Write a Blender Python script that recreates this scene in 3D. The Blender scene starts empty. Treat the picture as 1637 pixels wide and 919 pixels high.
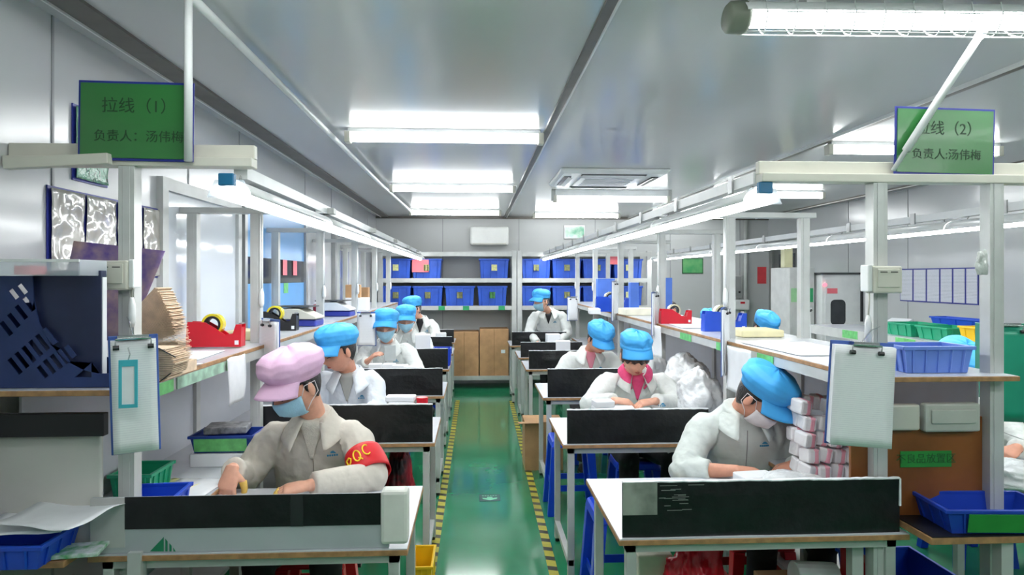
import bpy, bmesh, math, random
from mathutils import Vector, Matrix, noise
from mathutils.bvhtree import BVHTree
random.seed(11)
PI = math.pi
# ---------------------------------------------------------------- camera, world, exposure
FPX, HX, HY = 1091.0, 760.0, 444.0
CAMZ = 1.6
YAW = math.atan((818.5 - HX) / FPX)
scn = bpy.context.scene
cam_d = bpy.data.cameras.new('camera'); cam = bpy.data.objects.new('camera', cam_d)
scn.collection.objects.link(cam); scn.camera = cam
cam_d.sensor_width = 36; cam_d.lens = 36 * FPX / 1637
cam_d.shift_y = -(459.5 - HY) / 1637
cam_d.clip_start = 0.05
cam.location = (0, 0, CAMZ); cam.rotation_euler = (PI / 2, 0, -YAW)
vs = scn.view_settings
vs.view_transform = 'Standard'; vs.look = 'None'; vs.gamma = 1; vs.use_curve_mapping = False
vs.exposure = 0.95
TUBE = 13.0        # emission of the ceiling tubes
RAILT = 15.0       # emission of the desk rail tubes
w = bpy.data.worlds.new('world'); scn.world = w; w.use_nodes = True
w.node_tree.nodes['Background'].inputs[0].default_value = (0.8, 0.85, 0.9, 1)
w.node_tree.nodes['Background'].inputs[1].default_value = 0.3
scn.cycles.max_bounces = 7; scn.cycles.diffuse_bounces = 5; scn.cycles.glossy_bounces = 4
scn.cycles.transmission_bounces = 4; scn.cycles.transparent_max_bounces = 8
scn.cycles.sample_clamp_indirect = 6; scn.cycles.caustics_reflective = False; scn.cycles.caustics_refractive = False
scn.cycles.use_denoising = True
CY, SY = math.cos(YAW), math.sin(YAW)
def pt(px, py, Y):
    "the point of the plane y = Y seen at pixel (px, py)"
    u = (px - 818.5) / FPX; v = (HY - py) / FPX
    d = Vector((SY + u * CY, CY - u * SY, v))
    return Vector((0, 0, CAMZ)) + d * (Y / d.y)
# ---------------------------------------------------------------- materials
def lin(c):
    r = []
    for x in c:
        x /= 255.0
        r.append(x / 12.92 if x <= 0.04045 else ((x + 0.055) / 1.055) ** 2.4)
    return (*r, 1)
_m = {}
def mat(name, col=(200, 200, 200), rough=0.5, metal=0.0, var=0.06, scale=8.0, bump=0.0, bscale=60.0, spec=0.5, alpha=1.0,
        emit=0.0, coat=0.0, col2=None, trans=0.0, sub=0.0, bdist=0.01, bdet=5):
    if name in _m: return _m[name]
    m = bpy.data.materials.new(name); m.use_nodes = True
    nt = m.node_tree; N = nt.nodes; L = nt.links; b = N['Principled BSDF']
    b.inputs['Roughness'].default_value = rough; b.inputs['Metallic'].default_value = metal
    b.inputs['Specular IOR Level'].default_value = spec
    if coat: b.inputs['Coat Weight'].default_value = coat; b.inputs['Coat Roughness'].default_value = 0.08
    if alpha < 1: b.inputs['Alpha'].default_value = alpha
    if trans: b.inputs['Transmission Weight'].default_value = trans
    if sub:
        b.inputs['Subsurface Weight'].default_value = sub; b.inputs['Subsurface Radius'].default_value = (0.02, 0.008, 0.004)
    c = lin(col)
    tc = N.new('ShaderNodeTexCoord')
    if var > 0:
        nz = N.new('ShaderNodeTexNoise'); nz.inputs['Scale'].default_value = scale; nz.inputs['Detail'].default_value = 4
        L.new(tc.outputs['Object'], nz.inputs['Vector'])
        r = N.new('ShaderNodeValToRGB')
        c2 = lin(col2) if col2 else (*[max(0, x * (1 - 2 * var)) for x in c[:3]], 1)
        r.color_ramp.elements[0].color = c2; r.color_ramp.elements[0].position = 0.35
        r.color_ramp.elements[1].color = (*[min(1, x * (1 + var * 0.5)) for x in c[:3]], 1); r.color_ramp.elements[1].position = 0.65
        L.new(nz.outputs['Fac'], r.inputs['Fac']); L.new(r.outputs['Color'], b.inputs['Base Color'])
    else: b.inputs['Base Color'].default_value = c
    if bump:
        n2 = N.new('ShaderNodeTexNoise'); n2.inputs['Scale'].default_value = bscale; n2.inputs['Detail'].default_value = bdet
        L.new(tc.outputs['Object'], n2.inputs['Vector'])
        bp = N.new('ShaderNodeBump'); bp.inputs['Strength'].default_value = bump; bp.inputs['Distance'].default_value = bdist
        L.new(n2.outputs['Fac'], bp.inputs['Height']); L.new(bp.outputs['Normal'], b.inputs['Normal'])
        if coat: L.new(bp.outputs['Normal'], b.inputs['Coat Normal'])
    if emit:
        b.inputs['Emission Color'].default_value = c; b.inputs['Emission Strength'].default_value = emit
    _m[name] = m; return m
def lamp_mat(name, strength, col=(1, 1, 1)):
    if name in _m: return _m[name]
    m = bpy.data.materials.new(name); m.use_nodes = True
    nt = m.node_tree; nt.nodes.clear()
    e = nt.nodes.new('ShaderNodeEmission'); e.inputs[0].default_value = (*col, 1); e.inputs[1].default_value = strength
    o = nt.nodes.new('ShaderNodeOutputMaterial'); nt.links.new(e.outputs[0], o.inputs[0])
    _m[name] = m; return m
# ---------------------------------------------------------------- mesh builder
class MB:
    def __init__(s): s.v = []; s.f = []; s.m = []
    def add(s, vs_, fs, m=0):
        o = len(s.v); s.v += [tuple(p) for p in vs_]; s.f += [tuple(i + o for i in f) for f in fs]; s.m += [m] * len(fs); return s
    def box(s, x0, x1, y0, y1, z0, z1, m=0, M=None):
        p = [Vector(q) for q in ((x0,y0,z0),(x1,y0,z0),(x1,y1,z0),(x0,y1,z0),(x0,y0,z1),(x1,y0,z1),(x1,y1,z1),(x0,y1,z1))]
        if M: p = [M @ q for q in p]
        return s.add(p, [(0,3,2,1),(4,5,6,7),(0,1,5,4),(1,2,6,5),(2,3,7,6),(3,0,4,7)], m)
    def bar(s, a, b, w, h, m=0):
        a = Vector(a); b = Vector(b); t = (b - a); L = t.length; t.normalize()
        x = t.cross(Vector((0, 0, 1)))
        if x.length < 1e-3: x = Vector((1, 0, 0))
        x.normalize(); z = x.cross(t)
        M = Matrix((( x.x, t.x, z.x, a.x), (x.y, t.y, z.y, a.y), (x.z, t.z, z.z, a.z), (0, 0, 0, 1)))
        return s.box(-w / 2, w / 2, 0, L, -h / 2, h / 2, m, M)
    def loft(s, rings, cap=True, m=0, closed=True):
        n = len(rings[0]); vs_ = [p for r in rings for p in r]; fs = []
        for i in range(len(rings) - 1):
            for j in range(n if closed else n - 1):
                k = (j + 1) % n; fs.append((i*n+j, i*n+k, (i+1)*n+k, (i+1)*n+j))
        if cap and closed: fs += [tuple(range(n))[::-1], tuple((len(rings)-1)*n + j for j in range(n))]
        return s.add(vs_, fs, m)
    def tube(s, pts, r, n=8, m=0, cap=True):
        pts = [Vector(p) for p in pts]; rs = r if isinstance(r, (list, tuple)) else [r] * len(pts)
        rings = []; prev = None
        for i, p in enumerate(pts):
            t = (pts[min(i+1, len(pts)-1)] - pts[max(i-1, 0)]).normalized()
            if prev is None:
                x = t.orthogonal().normalized()
            else:
                x = (prev - t * prev.dot(t)); x = x.normalized() if x.length > 1e-6 else t.orthogonal().normalized()
            prev = x; y = t.cross(x)
            rings.append([p + (x * math.cos(2*PI*j/n) + y * math.sin(2*PI*j/n)) * rs[i] for j in range(n)])
        return s.loft(rings, cap, m)
    def cyl(s, a, b, r, n=16, m=0, r2=None): return s.tube([a, b], [r, r if r2 is None else r2], n, m)
    def ball(s, c, rx, ry=None, rz=None, n=16, k=10, m=0, M=None):
        ry = ry or rx; rz = rz or rx; c = Vector(c); rings = []
        vs_ = []; fs = []
        for i in range(k + 1):
            a = PI * i / k
            for j in range(n):
                b = 2 * PI * j / n
                p = Vector((rx * math.sin(a) * math.cos(b), ry * math.sin(a) * math.sin(b), rz * math.cos(a)))
                vs_.append(c + (M @ p if M else p))
        for i in range(k):
            for j in range(n):
                q = (j + 1) % n
                if i == 0: fs.append((0*n+j, 1*n+j, 1*n+q))
                elif i == k - 1: fs.append((i*n+j, (i+1)*n+j, i*n+q))
                else: fs.append((i*n+j, (i+1)*n+j, (i+1)*n+q, i*n+q))
        return s.add(vs_, fs, m)
    def grid(s, fn, nu, nv, m=0, wrap=False):
        vs_ = [fn(i / nu, j / nv) for j in range(nv + 1) for i in range(nu + (0 if wrap else 1))]
        W = nu if wrap else nu + 1; fs = []
        for j in range(nv):
            for i in range(nu):
                a = j*W + i; b = j*W + (i + 1) % W; fs.append((a, b, b + W, a + W))
        return s.add(vs_, fs, m)
    def plate(s, outer, holes=(), y0=0, y1=0.003, m=0):
        "polygon of (x, z) points with holes, extruded from y0 to y1"
        bm = bmesh.new(); es = []
        for loop in [outer] + list(holes):
            vv = [bm.verts.new((p[0], y0, p[1])) for p in loop]
            es += [bm.edges.new((vv[i], vv[(i+1) % len(vv)])) for i in range(len(vv))]
        g = bmesh.ops.triangle_fill(bm, use_beauty=True, use_dissolve=False, edges=es, normal=(0, -1, 0))
        fcs = [f for f in bm.faces]
        r = bmesh.ops.extrude_face_region(bm, geom=fcs)
        bmesh.ops.translate(bm, verts=[v for v in r['geom'] if isinstance(v, bmesh.types.BMVert)], vec=(0, y1 - y0, 0))
        bmesh.ops.recalc_face_normals(bm, faces=bm.faces)
        bm.verts.index_update()
        s.add([v.co.copy() for v in bm.verts], [tuple(v.index for v in f.verts) for f in bm.faces], m); bm.free(); return s
    def xf(s, M):
        s.v = [tuple(M @ Vector(p)) for p in s.v]; return s
    def mesh(s, name='m'):
        me = bpy.data.meshes.new(name); me.from_pydata(s.v, [], s.f); me.update(); return me
    def build(s, name, mats, parent=None, bevel=0.0, smooth=False, solid=0.0, sub=0, recalc=False, weld=False):
        me = s.mesh(name)
        if not isinstance(mats, (list, tuple)): mats = [mats]
        for q in mats: me.materials.append(q)
        me.polygons.foreach_set('material_index', s.m)
        if recalc or weld:
            bm = bmesh.new(); bm.from_mesh(me)
            if weld: bmesh.ops.remove_doubles(bm, verts=bm.verts, dist=1e-5)
            bmesh.ops.recalc_face_normals(bm, faces=bm.faces); bm.to_mesh(me); bm.free()
        if smooth: me.polygons.foreach_set('use_smooth', [True] * len(me.polygons))
        o = bpy.data.objects.new(name, me); scn.collection.objects.link(o)
        if parent: o.parent = parent
        if solid: md = o.modifiers.new('s', 'SOLIDIFY'); md.thickness = solid; md.offset = 0
        if sub: md = o.modifiers.new('u', 'SUBSURF'); md.levels = sub; md.render_levels = sub
        if bevel: md = o.modifiers.new('b', 'BEVEL'); md.width = bevel; md.segments = 2; md.limit_method = 'ANGLE'; md.angle_limit = 0.7
        return o
def tag(o, label=None, cat=None, group=None, kind=None):
    if label: o['label'] = label
    if cat: o['category'] = cat
    if group: o['group'] = group
    if kind: o['kind'] = kind
    return o
def empty(name, label, cat, loc=(0, 0, 0), rz=0.0, group=None):
    o = bpy.data.objects.new(name, None); scn.collection.objects.link(o); o.empty_display_size = 0.05
    o.location = loc; o.rotation_euler = (0, 0, rz); return tag(o, label, cat, group)
def place(o, loc, rz=0.0): o.location = loc; o.rotation_euler = (0, 0, rz); return o
def struct(name, mb, m, **k): return tag(mb.build(name, m, **k), kind='structure')
def copy_tree(o, parent=None):
    c = o.copy(); scn.collection.objects.link(c)
    if parent: c.parent = parent
    for ch in list(o.children): copy_tree(ch, c)
    return c
def text(s_, size, M, m, parent=None, name='lettering', ext=0.0004, align='CENTER'):
    cu = bpy.data.curves.new('t', 'FONT'); cu.body = s_; cu.size = size; cu.align_x = align; cu.align_y = 'CENTER'
    cu.extrude = ext; cu.resolution_u = 3
    t = bpy.data.objects.new('t', cu); scn.collection.objects.link(t)
    bpy.context.view_layer.update()
    me = bpy.data.meshes.new_from_object(t.evaluated_get(bpy.context.evaluated_depsgraph_get()))
    bpy.data.objects.remove(t); bpy.data.curves.remove(cu)
    R = M @ Matrix.Rotation(PI / 2, 4, 'X'); me.transform(R)
    me.materials.clear(); me.materials.append(m)
    o = bpy.data.objects.new(name, me); scn.collection.objects.link(o)
    if parent: o.parent = parent
    return o
T = Matrix.Translation
def RZ(d): return Matrix.Rotation(math.radians(d), 4, 'Z')
def RX(d): return Matrix.Rotation(math.radians(d), 4, 'X')
def RY(d): return Matrix.Rotation(math.radians(d), 4, 'Y')
# shared materials
M_steel = mat('painted_steel', (196, 198, 196), 0.4, 0.1, 0.05)
M_white = mat('white_paint', (226, 228, 228), 0.35, 0, 0.03)
M_cream = mat('cream_plastic', (206, 204, 192), 0.4, 0, 0.03)
M_alu = mat('aluminium', (170, 172, 172), 0.35, 0.6, 0.05)
M_dkgrey = mat('dark_grey', (70, 72, 74), 0.5, 0, 0.1)
M_black = mat('black_tape', (22, 23, 26), 0.32, 0, 0.25, 14, 0.35, 26)
M_blk = mat('black_plastic', (25, 25, 28), 0.4)
M_wood = mat('wood_edge', (172, 130, 88), 0.5, 0, 0.15, 30)
M_brown = mat('brown_board', (140, 84, 40), 0.35, 0, 0.15, 5)
M_paper = mat('paper', (236, 238, 242), 0.6, 0, 0.02, 20)
M_lam = mat('laminate', (202, 205, 212), 0.25, 0, 0.04, 6)
M_card = mat('cardboard', (188, 146, 104), 0.7, 0, 0.08, 9)
M_blue = mat('blue_plastic', (30, 78, 200), 0.35, 0, 0.05)
M_tote = mat('tote_blue', (46, 90, 196), 0.4, 0, 0.08)
M_ltblue = mat('light_blue_plastic', (110, 142, 222), 0.35, 0, 0.05)
M_navy = mat('navy_plastic', (38, 56, 108), 0.35, 0, 0.1)
M_red = mat('red_plastic', (206, 26, 44), 0.3, 0, 0.04)
M_green = mat('green_plastic', (30, 160, 118), 0.35, 0, 0.05)
M_gtape = mat('green_tape', (112, 200, 118), 0.35, 0, 0.12, 30)
M_yel = mat('yellow_plastic', (240, 196, 30), 0.35, 0, 0.04)
M_ytape = mat('yellow_tape', (232, 214, 50), 0.2, 0, 0.1, coat=0.4)
M_chrome = mat('chrome', (210, 212, 214), 0.15, 1.0, 0)
M_film = mat('crinkled_film', (196, 192, 184), 0.2, 0, 0.06, 6, 0.8, 9, coat=1.0, bdist=0.05, bdet=1.2)
M_teal = mat('teal_board', (34, 150, 120), 0.3, 0, 0.08, 5)
M_pink = mat('pink_paper', (238, 120, 132), 0.5, 0, 0.03)
M_tag = mat('yellow_label', (212, 214, 150), 0.5, 0, 0.1, 60)
M_bag = mat('white_plastic_bag', (234, 236, 238), 0.25, 0, 0.03, 10, 0.6, 18, bdist=0.02)
M_clear = mat('clear_plastic', (225, 232, 240), 0.08, 0, 0, alpha=0.45, coat=0.6)
# ================================================================= the room
XL, XR, YB, YF, ZC = -1.5, 4.55, 10.4, -2.6, 2.53
M_ceil = mat('ceiling_panel', (202, 204, 204), 0.16, 0, 0.02, 0.6, 0.02, 1.2, spec=0.6, bdist=0.05)
M_wall = mat('wall_panel', (198, 200, 202), 0.18, 0, 0.03, 1.0, 0.06, 1.3, bdist=0.05)
M_bwall = mat('back_wall_panel', (188, 190, 190), 0.35, 0, 0.03, 1.0)
def floor_mat():
    m = mat('green_epoxy', (48, 140, 98), 0.13, 0, 0.10, 1.6, 0.03, 2.0, coat=0.3, col2=(38, 126, 86))
    return m
struct('floor', MB().box(XL - .1, XR + .1, YF - .1, YB + .1, -.08, 0), floor_mat())
struct('ceiling', MB().box(XL - .1, XR + .1, YF - .1, YB + .1, ZC, ZC + .08), M_ceil)
struct('wall_left', MB().box(XL - .08, XL, YF, YB, 0, ZC), M_wall)
struct('wall_right', MB().box(XR, XR + .08, YF, YB, 0, ZC), M_wall)
struct('wall_back', MB().box(XL - .08, XR + .08, YB, YB + .08, 0, ZC), M_bwall)
struct('wall_front', MB().box(XL - .08, XR + .08, YF - .08, YF, 0, ZC), M_bwall)
M_strip = mat('joint_strip', (98, 94, 88), 0.4, 0.2, 0.1)
M_edge = mat('strip_edge', (225, 226, 224), 0.3, 0.3, 0)
def strip(n, x0, x1, edge):
    mb = MB().box(x0, x1, YF, YB, ZC - .012, ZC, 0); mb.box(edge - .004, edge + .004, YF, YB, ZC - .02, ZC, 1)
    struct('trim_%d' % n, mb, [M_strip, M_edge])
strip(1, -1.42, -1.31, -1.42); strip(2, .435, .475, .477); strip(3, 2.34, 2.40, 2.34); strip(4, 4.33, 4.43, 4.34)
mb = MB().box(XL, XR, YB - .03, YB, ZC - .035, ZC); struct('trim_5', mb, M_strip)
mb = MB()
for y in (.2, 1.35, 2.5, 3.65, 4.42, 6.1, 7.2, 8.45, 9.6): mb.box(XL, XL + .004, y, y + .012, 0, ZC)
struct('trim_6', mb, mat('wall_seam', (150, 152, 155), 0.4))
mb = MB()
for y in (1.2, 2.35, 3.5, 4.65, 5.8, 6.95, 8.1): mb.box(XR - .004, XR, y, y + .01, 0, ZC)
struct('trim_7', mb, mat('wall_seam'))
mb = MB()
for x in (-.5, .66, 1.83, 3.0, 4.1): mb.box(x, x + .01, YB - .004, YB, 0, ZC)
struct('trim_8', mb, mat('wall_seam'))
mb = MB().box(XL, XL + .03, YF, YB, 0, .08); struct('baseboard_left', mb, M_alu)
mb = MB().box(XL, XR, YB - .03, YB, 0, .08); struct('baseboard_back', mb, M_alu)
# left wall: filmed window, glazed panel, door
M_bfilm = mat('blue_film', (104, 168, 226), 0.3, 0, 0.05, 2)
M_gl = mat('dark_glass', (58, 62, 66), 0.08, 0, 0.1)
w1 = empty('window_1', None, None, (XL, 0, 0)); w1['kind'] = 'structure'
x = .012
MB().box(0, .03, 4.45, 4.50, .9, 2.12).box(0, .03, 6.02, 6.08, .9, 2.12).box(0, .03, 4.50, 6.02, 2.07, 2.12).box(0, .03, 4.50, 6.02, .9, .95).build('window_frame', M_alu, w1)
MB().box(.002, x, 4.5, 6.02, 1.74, 2.07).build('blue_film', M_bfilm, w1)
MB().box(.002, x, 4.5, 6.02, .95, 1.56).build('blue_film', M_bfilm, w1)
MB().box(.002, x - .004, 4.5, 6.02, 1.56, 1.74).build('glass_strip', M_gl, w1)
w2 = empty('window_2', None, None, (XL, 0, 0)); w2['kind'] = 'structure'
MB().box(0, .03, 3.30, 3.36, .9, 2.08).box(0, .03, 4.33, 4.39, .9, 2.08).box(0, .03, 3.36, 4.33, 2.02, 2.08).build('window_frame', M_steel, w2)
MB().box(.002, .01, 3.36, 4.33, .9, 2.02).build('pane', mat('frosted_pane', (222, 227, 234), 0.1, 0, 0.02, 1, coat=0.5), w2)
d1 = empty('door_1', None, None, (XL, 0, 0)); d1['kind'] = 'structure'
MB().box(0, .02, 7.3, 8.3, 0, 2.05).build('leaf', M_steel, d1, bevel=.004)
MB().box(0, .04, 7.22, 7.3, 0, 2.12).box(0, .04, 8.3, 8.38, 0, 2.12).box(0, .04, 7.3, 8.3, 2.05, 2.12).build('frame', M_alu, d1)
MB().box(.02, .026, 7.55, 8.05, 1.35, 1.9).build('pane', mat('pale_glass', (176, 182, 205), 0.1), d1)
MB().cyl((.02, 7.42, 1.1), (.07, 7.42, 1.1), .012).box(.06, .075, 7.40, 7.52, 1.085, 1.115).build('handle', M_chrome, d1)
# right wall door
d2 = empty('door_2', None, None, (XR, 0, 0)); d2['kind'] = 'structure'
M_dk = mat('door_grey', (104, 106, 106), 0.35, 0.1, 0.05)
MB().box(-.05, 0, 9.2, 9.3, 0, 2.15).box(-.05, 0, 10.15, 10.25, 0, 2.15).box(-.05, 0, 9.3, 10.15, 2.06, 2.15).build('frame', mat('door_frame', (128, 130, 128), 0.4), d2)
MB().box(-.025, 0, 9.3, 10.15, 0, 2.06).build('leaf', M_dk, d2)
MB().box(-.03, -.025, 9.45, 9.95, 1.05, 1.95).build('pane', M_gl, d2)
MB().tube([(-.03, 9.36, .98), (-.09, 9.36, .98), (-.09, 10.1, .98), (-.03, 10.1, .98)], .012).build('push_bar', M_chrome, d2)
# conduit pipes on ceiling
o = MB().tube([(-.90, YF, 2.49), (-.90, 6.5, 2.49), (-.86, 9.2, 2.49)], .016).build('conduit_pipe', M_white, smooth=True)
tag(o, 'long white conduit pipe running along the ceiling above the left desks', 'pipe')
# floor marking tapes
def tape_mat():
    m = bpy.data.materials.new('hazard_tape'); m.use_nodes = True; nt = m.node_tree; N = nt.nodes; L = nt.links; b = N['Principled BSDF']
    tc = N.new('ShaderNodeTexCoord'); sp = N.new('ShaderNodeSeparateXYZ'); L.new(tc.outputs['Object'], sp.inputs[0])
    a = N.new('ShaderNodeMath'); a.operation = 'MULTIPLY_ADD'; a.inputs[1].default_value = .35; L.new(sp.outputs['X'], a.inputs[0]); L.new(sp.outputs['Y'], a.inputs[2])
    d = N.new('ShaderNodeMath'); d.operation = 'DIVIDE'; d.inputs[1].default_value = .135; L.new(a.outputs[0], d.inputs[0])
    fr = N.new('ShaderNodeMath'); fr.operation = 'FRACT'; L.new(d.outputs[0], fr.inputs[0])
    g = N.new('ShaderNodeMath'); g.operation = 'GREATER_THAN'; g.inputs[1].default_value = .6; L.new(fr.outputs[0], g.inputs[0])
    nz = N.new('ShaderNodeTexNoise'); nz.inputs['Scale'].default_value = 25; L.new(tc.outputs['Object'], nz.inputs['Vector'])
    wr = N.new('ShaderNodeMix'); wr.data_type = 'RGBA'; wr.inputs[6].default_value = lin((205, 196, 62)); wr.inputs[7].default_value = lin((172, 168, 66)); L.new(nz.outputs['Fac'], wr.inputs[0])
    mx = N.new('ShaderNodeMix'); mx.data_type = 'RGBA'; mx.inputs[7].default_value = lin((58, 60, 44))
    L.new(g.outputs[0], mx.inputs[0]); L.new(wr.outputs[2], mx.inputs[6]); L.new(mx.outputs[2], b.inputs['Base Color']); b.inputs['Roughness'].default_value = .35
    return m
M_haz = tape_mat()
for (a, b_, lab) in ((688, 732, 'yellow and black hazard tape on the floor along the left desks'), (886, 817, 'yellow and black hazard tape on the floor along the right desks')):
    def gp(px, py):
        d = pt(px, py, 1) - Vector((0, 0, CAMZ)); return Vector((0, 0, CAMZ)) + d * (-CAMZ / d.z)
    p0 = gp(a, 919); p1 = gp(b_, 640); q = (p1 - p0); p0 = p0 - q * .5
    hw = .026
    o = MB().add([(p0.x - hw, p0.y, .0015), (p0.x + hw, p0.y, .0015), (p1.x + hw, p1.y, .0015), (p1.x - hw, p1.y, .0015),
                  (p0.x - hw, p0.y, .0), (p0.x + hw, p0.y, .0), (p1.x + hw, p1.y, .0), (p1.x - hw, p1.y, .0)],
                 [(0,1,2,3),(4,7,6,5),(0,4,5,1),(1,5,6,2),(2,6,7,3),(3,7,4,0)]).build('floor_tape', M_haz)
    tag(o, lab, 'floor tape', 'hazard tapes edging the aisle')
c = gp(783, 796)
e = empty('floor_sign', 'small dark floor sign with a pale green arrow in the aisle', 'sign', (c.x, c.y, 0))
MB().box(-.075, .075, -.075, .075, 0, .002).build('plate', mat('sign_dark', (40, 92, 84), 0.3), e, bevel=.001)
MB().add([(x_, y_, .0032) for x_, y_ in ((-.02,.02),(.02,.02),(.02,-.01),(.055,.0),(.05,-.03),(0,-.058),(-.05,-.03),(-.055,.0),(-.02,-.01))], [tuple(range(9))]).build('arrow', mat('sign_pale', (128, 214, 172), 0.3), e)
MB().add([(x_ , y_, .0032) for k in range(6) for x_, y_ in ((-.055+k*.019,.035),(-.043+k*.019,.035),(-.043+k*.019,.052),(-.055+k*.019,.052))], [(4*k,4*k+1,4*k+2,4*k+3) for k in range(6)]).build('lettering', mat('sign_pale'), e)
# ================================================================= ceiling lamps
def ceiling_lamp(x0, Y, lab, z=2.475, L=1.2, cage=False, tilt=0.0, on=TUBE):
    e = empty('ceiling_lamp', lab, 'ceiling light', (x0 + L / 2, Y, z), tilt, 'fluorescent lamps on the ceiling')
    h = L / 2
    MB().box(-h, h, -.028, .028, .03, ZC - z).build('housing', M_white, e, bevel=.004)
    MB().box(-h - .02, -h + .015, -.034, .034, -.034, .035).build('end_socket', M_cream, e, bevel=.004); MB().box(h - .015, h + .02, -.034, .034, -.034, .035).build('end_socket', M_cream, e, bevel=.004)
    MB().cyl((-h + .015, 0, 0), (h - .015, 0, 0), .027, 14).build('tube', lamp_mat('tube_glow', on, (.97, 1, 1)), e)
    return e
cl = [(-.79, 4.3, 'ceiling lamp over the aisle nearest the camera, left of the grey strip'),
      (-.82, 6.76, 'middle lamp of the three in line left of the ceiling strip'),
      (-.87, 9.25, 'farthest lamp of the three in line left of the ceiling strip'),
      (.83, 9.6, 'ceiling lamp close to the back wall above the small exit sign'),
      (2.42, 4.55, 'ceiling lamp behind the right green line sign'),
      (2.5, 7.1, 'ceiling lamp seen just below the right beam, behind the hanging lamp row'),
      (2.5, 9.6, 'farthest ceiling lamp on the right side, half hidden by the hanging lamps')]
for x0, Y, lab in cl: ceiling_lamp(x0, Y, lab)
for x0, Y, lab in ((-.79, 1.8, 'ceiling lamp out of frame over the left near desk'), (-.8, .5, 'added unseen fill lamp on the ceiling above the camera on the left'), (.85, .5, 'added unseen fill lamp on the ceiling above the camera in the middle'), (2.45, .5, 'added unseen fill lamp on the ceiling above the camera at the right'), (-.8, -.7, 'ceiling lamp behind the camera on the left'), (.85, -.7, 'ceiling lamp behind the camera in the middle'), (2.42, 1.9, 'ceiling lamp out of frame at the right'), (2.5, -.7, 'ceiling lamp behind the camera at the right')):  # rows continued unseen; the trio above the camera is added to brighten the foreground
    ceiling_lamp(x0, Y, lab)
# lamp on brackets in front of the air conditioner
e = ceiling_lamp(.84, 7.15, 'ceiling lamp on two drop brackets just behind the air conditioner', z=2.43)
for s_ in (-.62, .62): MB().box(s_ - .02, s_ + .02, -.02, .02, -.02, .1).build('bracket', M_steel, e)
# near caged lamp, top right
LX = pt(1187, 20, 2.2).x
e = empty('caged_lamp', 'bright caged tube lamp with grey end cap at top right', 'ceiling light', (LX, 2.2, 2.455), math.radians(-1.5))
MB().cyl((.0, 0, 0), (1.35, 0, 0), .032, 16).build('tube', lamp_mat('tube_glow_near', TUBE, (.97, 1, 1)), e)
def refl(u, v):
    a = PI * (.12 + .76 * v); return Vector((1.38 * u - .01, -.085 * math.cos(a), .075 * math.sin(a) - .03))
MB().grid(refl, 20, 10).build('reflector', M_white, e, solid=.003, smooth=True)
def endc(r0, x): return [Vector((x, r0 * math.cos(2*PI*j/20), .8 * r0 * math.sin(2*PI*j/20))) for j in range(20)]
MB().loft([endc(.05, -.055), endc(.062, -.045), endc(.066, .0), endc(.06, .012)]).build('end_cap', mat('cap_grey', (120, 126, 112), 0.5), e, smooth=True)
mb = MB()
for k in range(14):
    xx = .05 + k * .095
    mb.tube([(xx, -.075, .03), (xx, -.085, -.01), (xx + .004, -.06, -.05), (xx + .01, -.03, -.062), (xx + .02, .0, -.055), (xx + .03, .05, -.03), (xx+.03, .08, .0)], .0022, 5)
for yy, zz in ((-.086, -.012), (-.045, -.06), (.06, -.035)): mb.tube([(0, yy, zz), (1.38, yy, zz)], .002, 5)
mb.build('wire_cage', M_white, e, smooth=True)
for s_ in (.2, 1.0): MB().box(s_, s_ + .06, -.03, .03, .04, .075).build('bracket', M_steel, e)
# ceiling air conditioner
A = Vector((pt(984, 267, 5.75).x, 6.2, ZC)); e = empty('air_conditioner', 'white ceiling cassette air conditioner with a slotted grille', 'air conditioner', A)
MB().loft([[Vector((sx * s_, sy * s_, z_)) for sx, sy in ((-1,-1),(1,-1),(1,1),(-1,1))] for s_, z_ in ((.47, 0), (.47, -.02), (.44, -.045))]).build('panel', M_white, e, bevel=.012)
MB().box(-.27, .27, -.27, .27, -.058, -.045).build('grille', M_white, e, bevel=.01)
mb = MB()
for k in range(6): mb.box(-.22, .22, -.2 + k * .08, -.193 + k * .08, -.060, -.058)
mb.build('grille_slot', M_dkgrey, e)
for a_ in range(4):
    M_ = RZ(90 * a_); s_ = MB().box(-.28, .28, -.415, -.355, -.051, -.044).xf(M_); s_.build('air_slot', M_dkgrey, e)
    MB().box(-.27, .27, -.40, -.345, -.0, .004).xf(M_ @ T((0, 0, -.055)) @ T((0, -.37, 0)) @ RX(-22) @ T((0, .37, 0))).build('louvre', M_white, e)
# small round smoke detector like dome on far ceiling lamps left out; exit sign and boards on the back wall
p = pt(918, 371, YB)
e = empty('exit_sign', 'small green exit sign in a silver frame high on the back wall', 'sign', (p.x, YB, p.z))
MB().box(-.16, .16, -.03, 0, -.105, .105).build('frame', M_alu, e, bevel=.004)
MB().box(-.145, .145, -.034, -.03, -.09, .09).build('face', mat('exit_green', (80, 150, 118), 0.15, 0, 0.5, 9, col2=(190, 215, 200), coat=.6), e)
p = pt(1107, 425, YB)
e = empty('wall_notice', 'green landscape notice on the back wall above the tape dispenser', 'notice', (p.x, YB, p.z))
MB().box(-.165, .165, -.012, 0, -.12, .12).build('frame', mat('notice_dark', (52, 104, 66), .4), e)
MB().box(-.15, .15, -.016, -.012, -.105, .105).build('sheet', mat('notice_green', (62, 150, 92), .3, 0, .2, 6, col2=(120, 184, 120)), e)
p = pt(782, 378, YB)
e = empty('wall_unit', 'white wrapped box unit mounted high on the back wall', 'wall unit', (p.x, YB, p.z))
MB().box(-.29, .29, -.2, 0, -.14, .14).build('casing', mat('wrap_white', (232, 233, 230), .4, 0, .02, 5, .4, 9, bdist=.03), e, bevel=.03)
MB().box(-.25, .25, -.205, -.2, -.125, -.112).build('louvre', M_cream, e)
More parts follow.
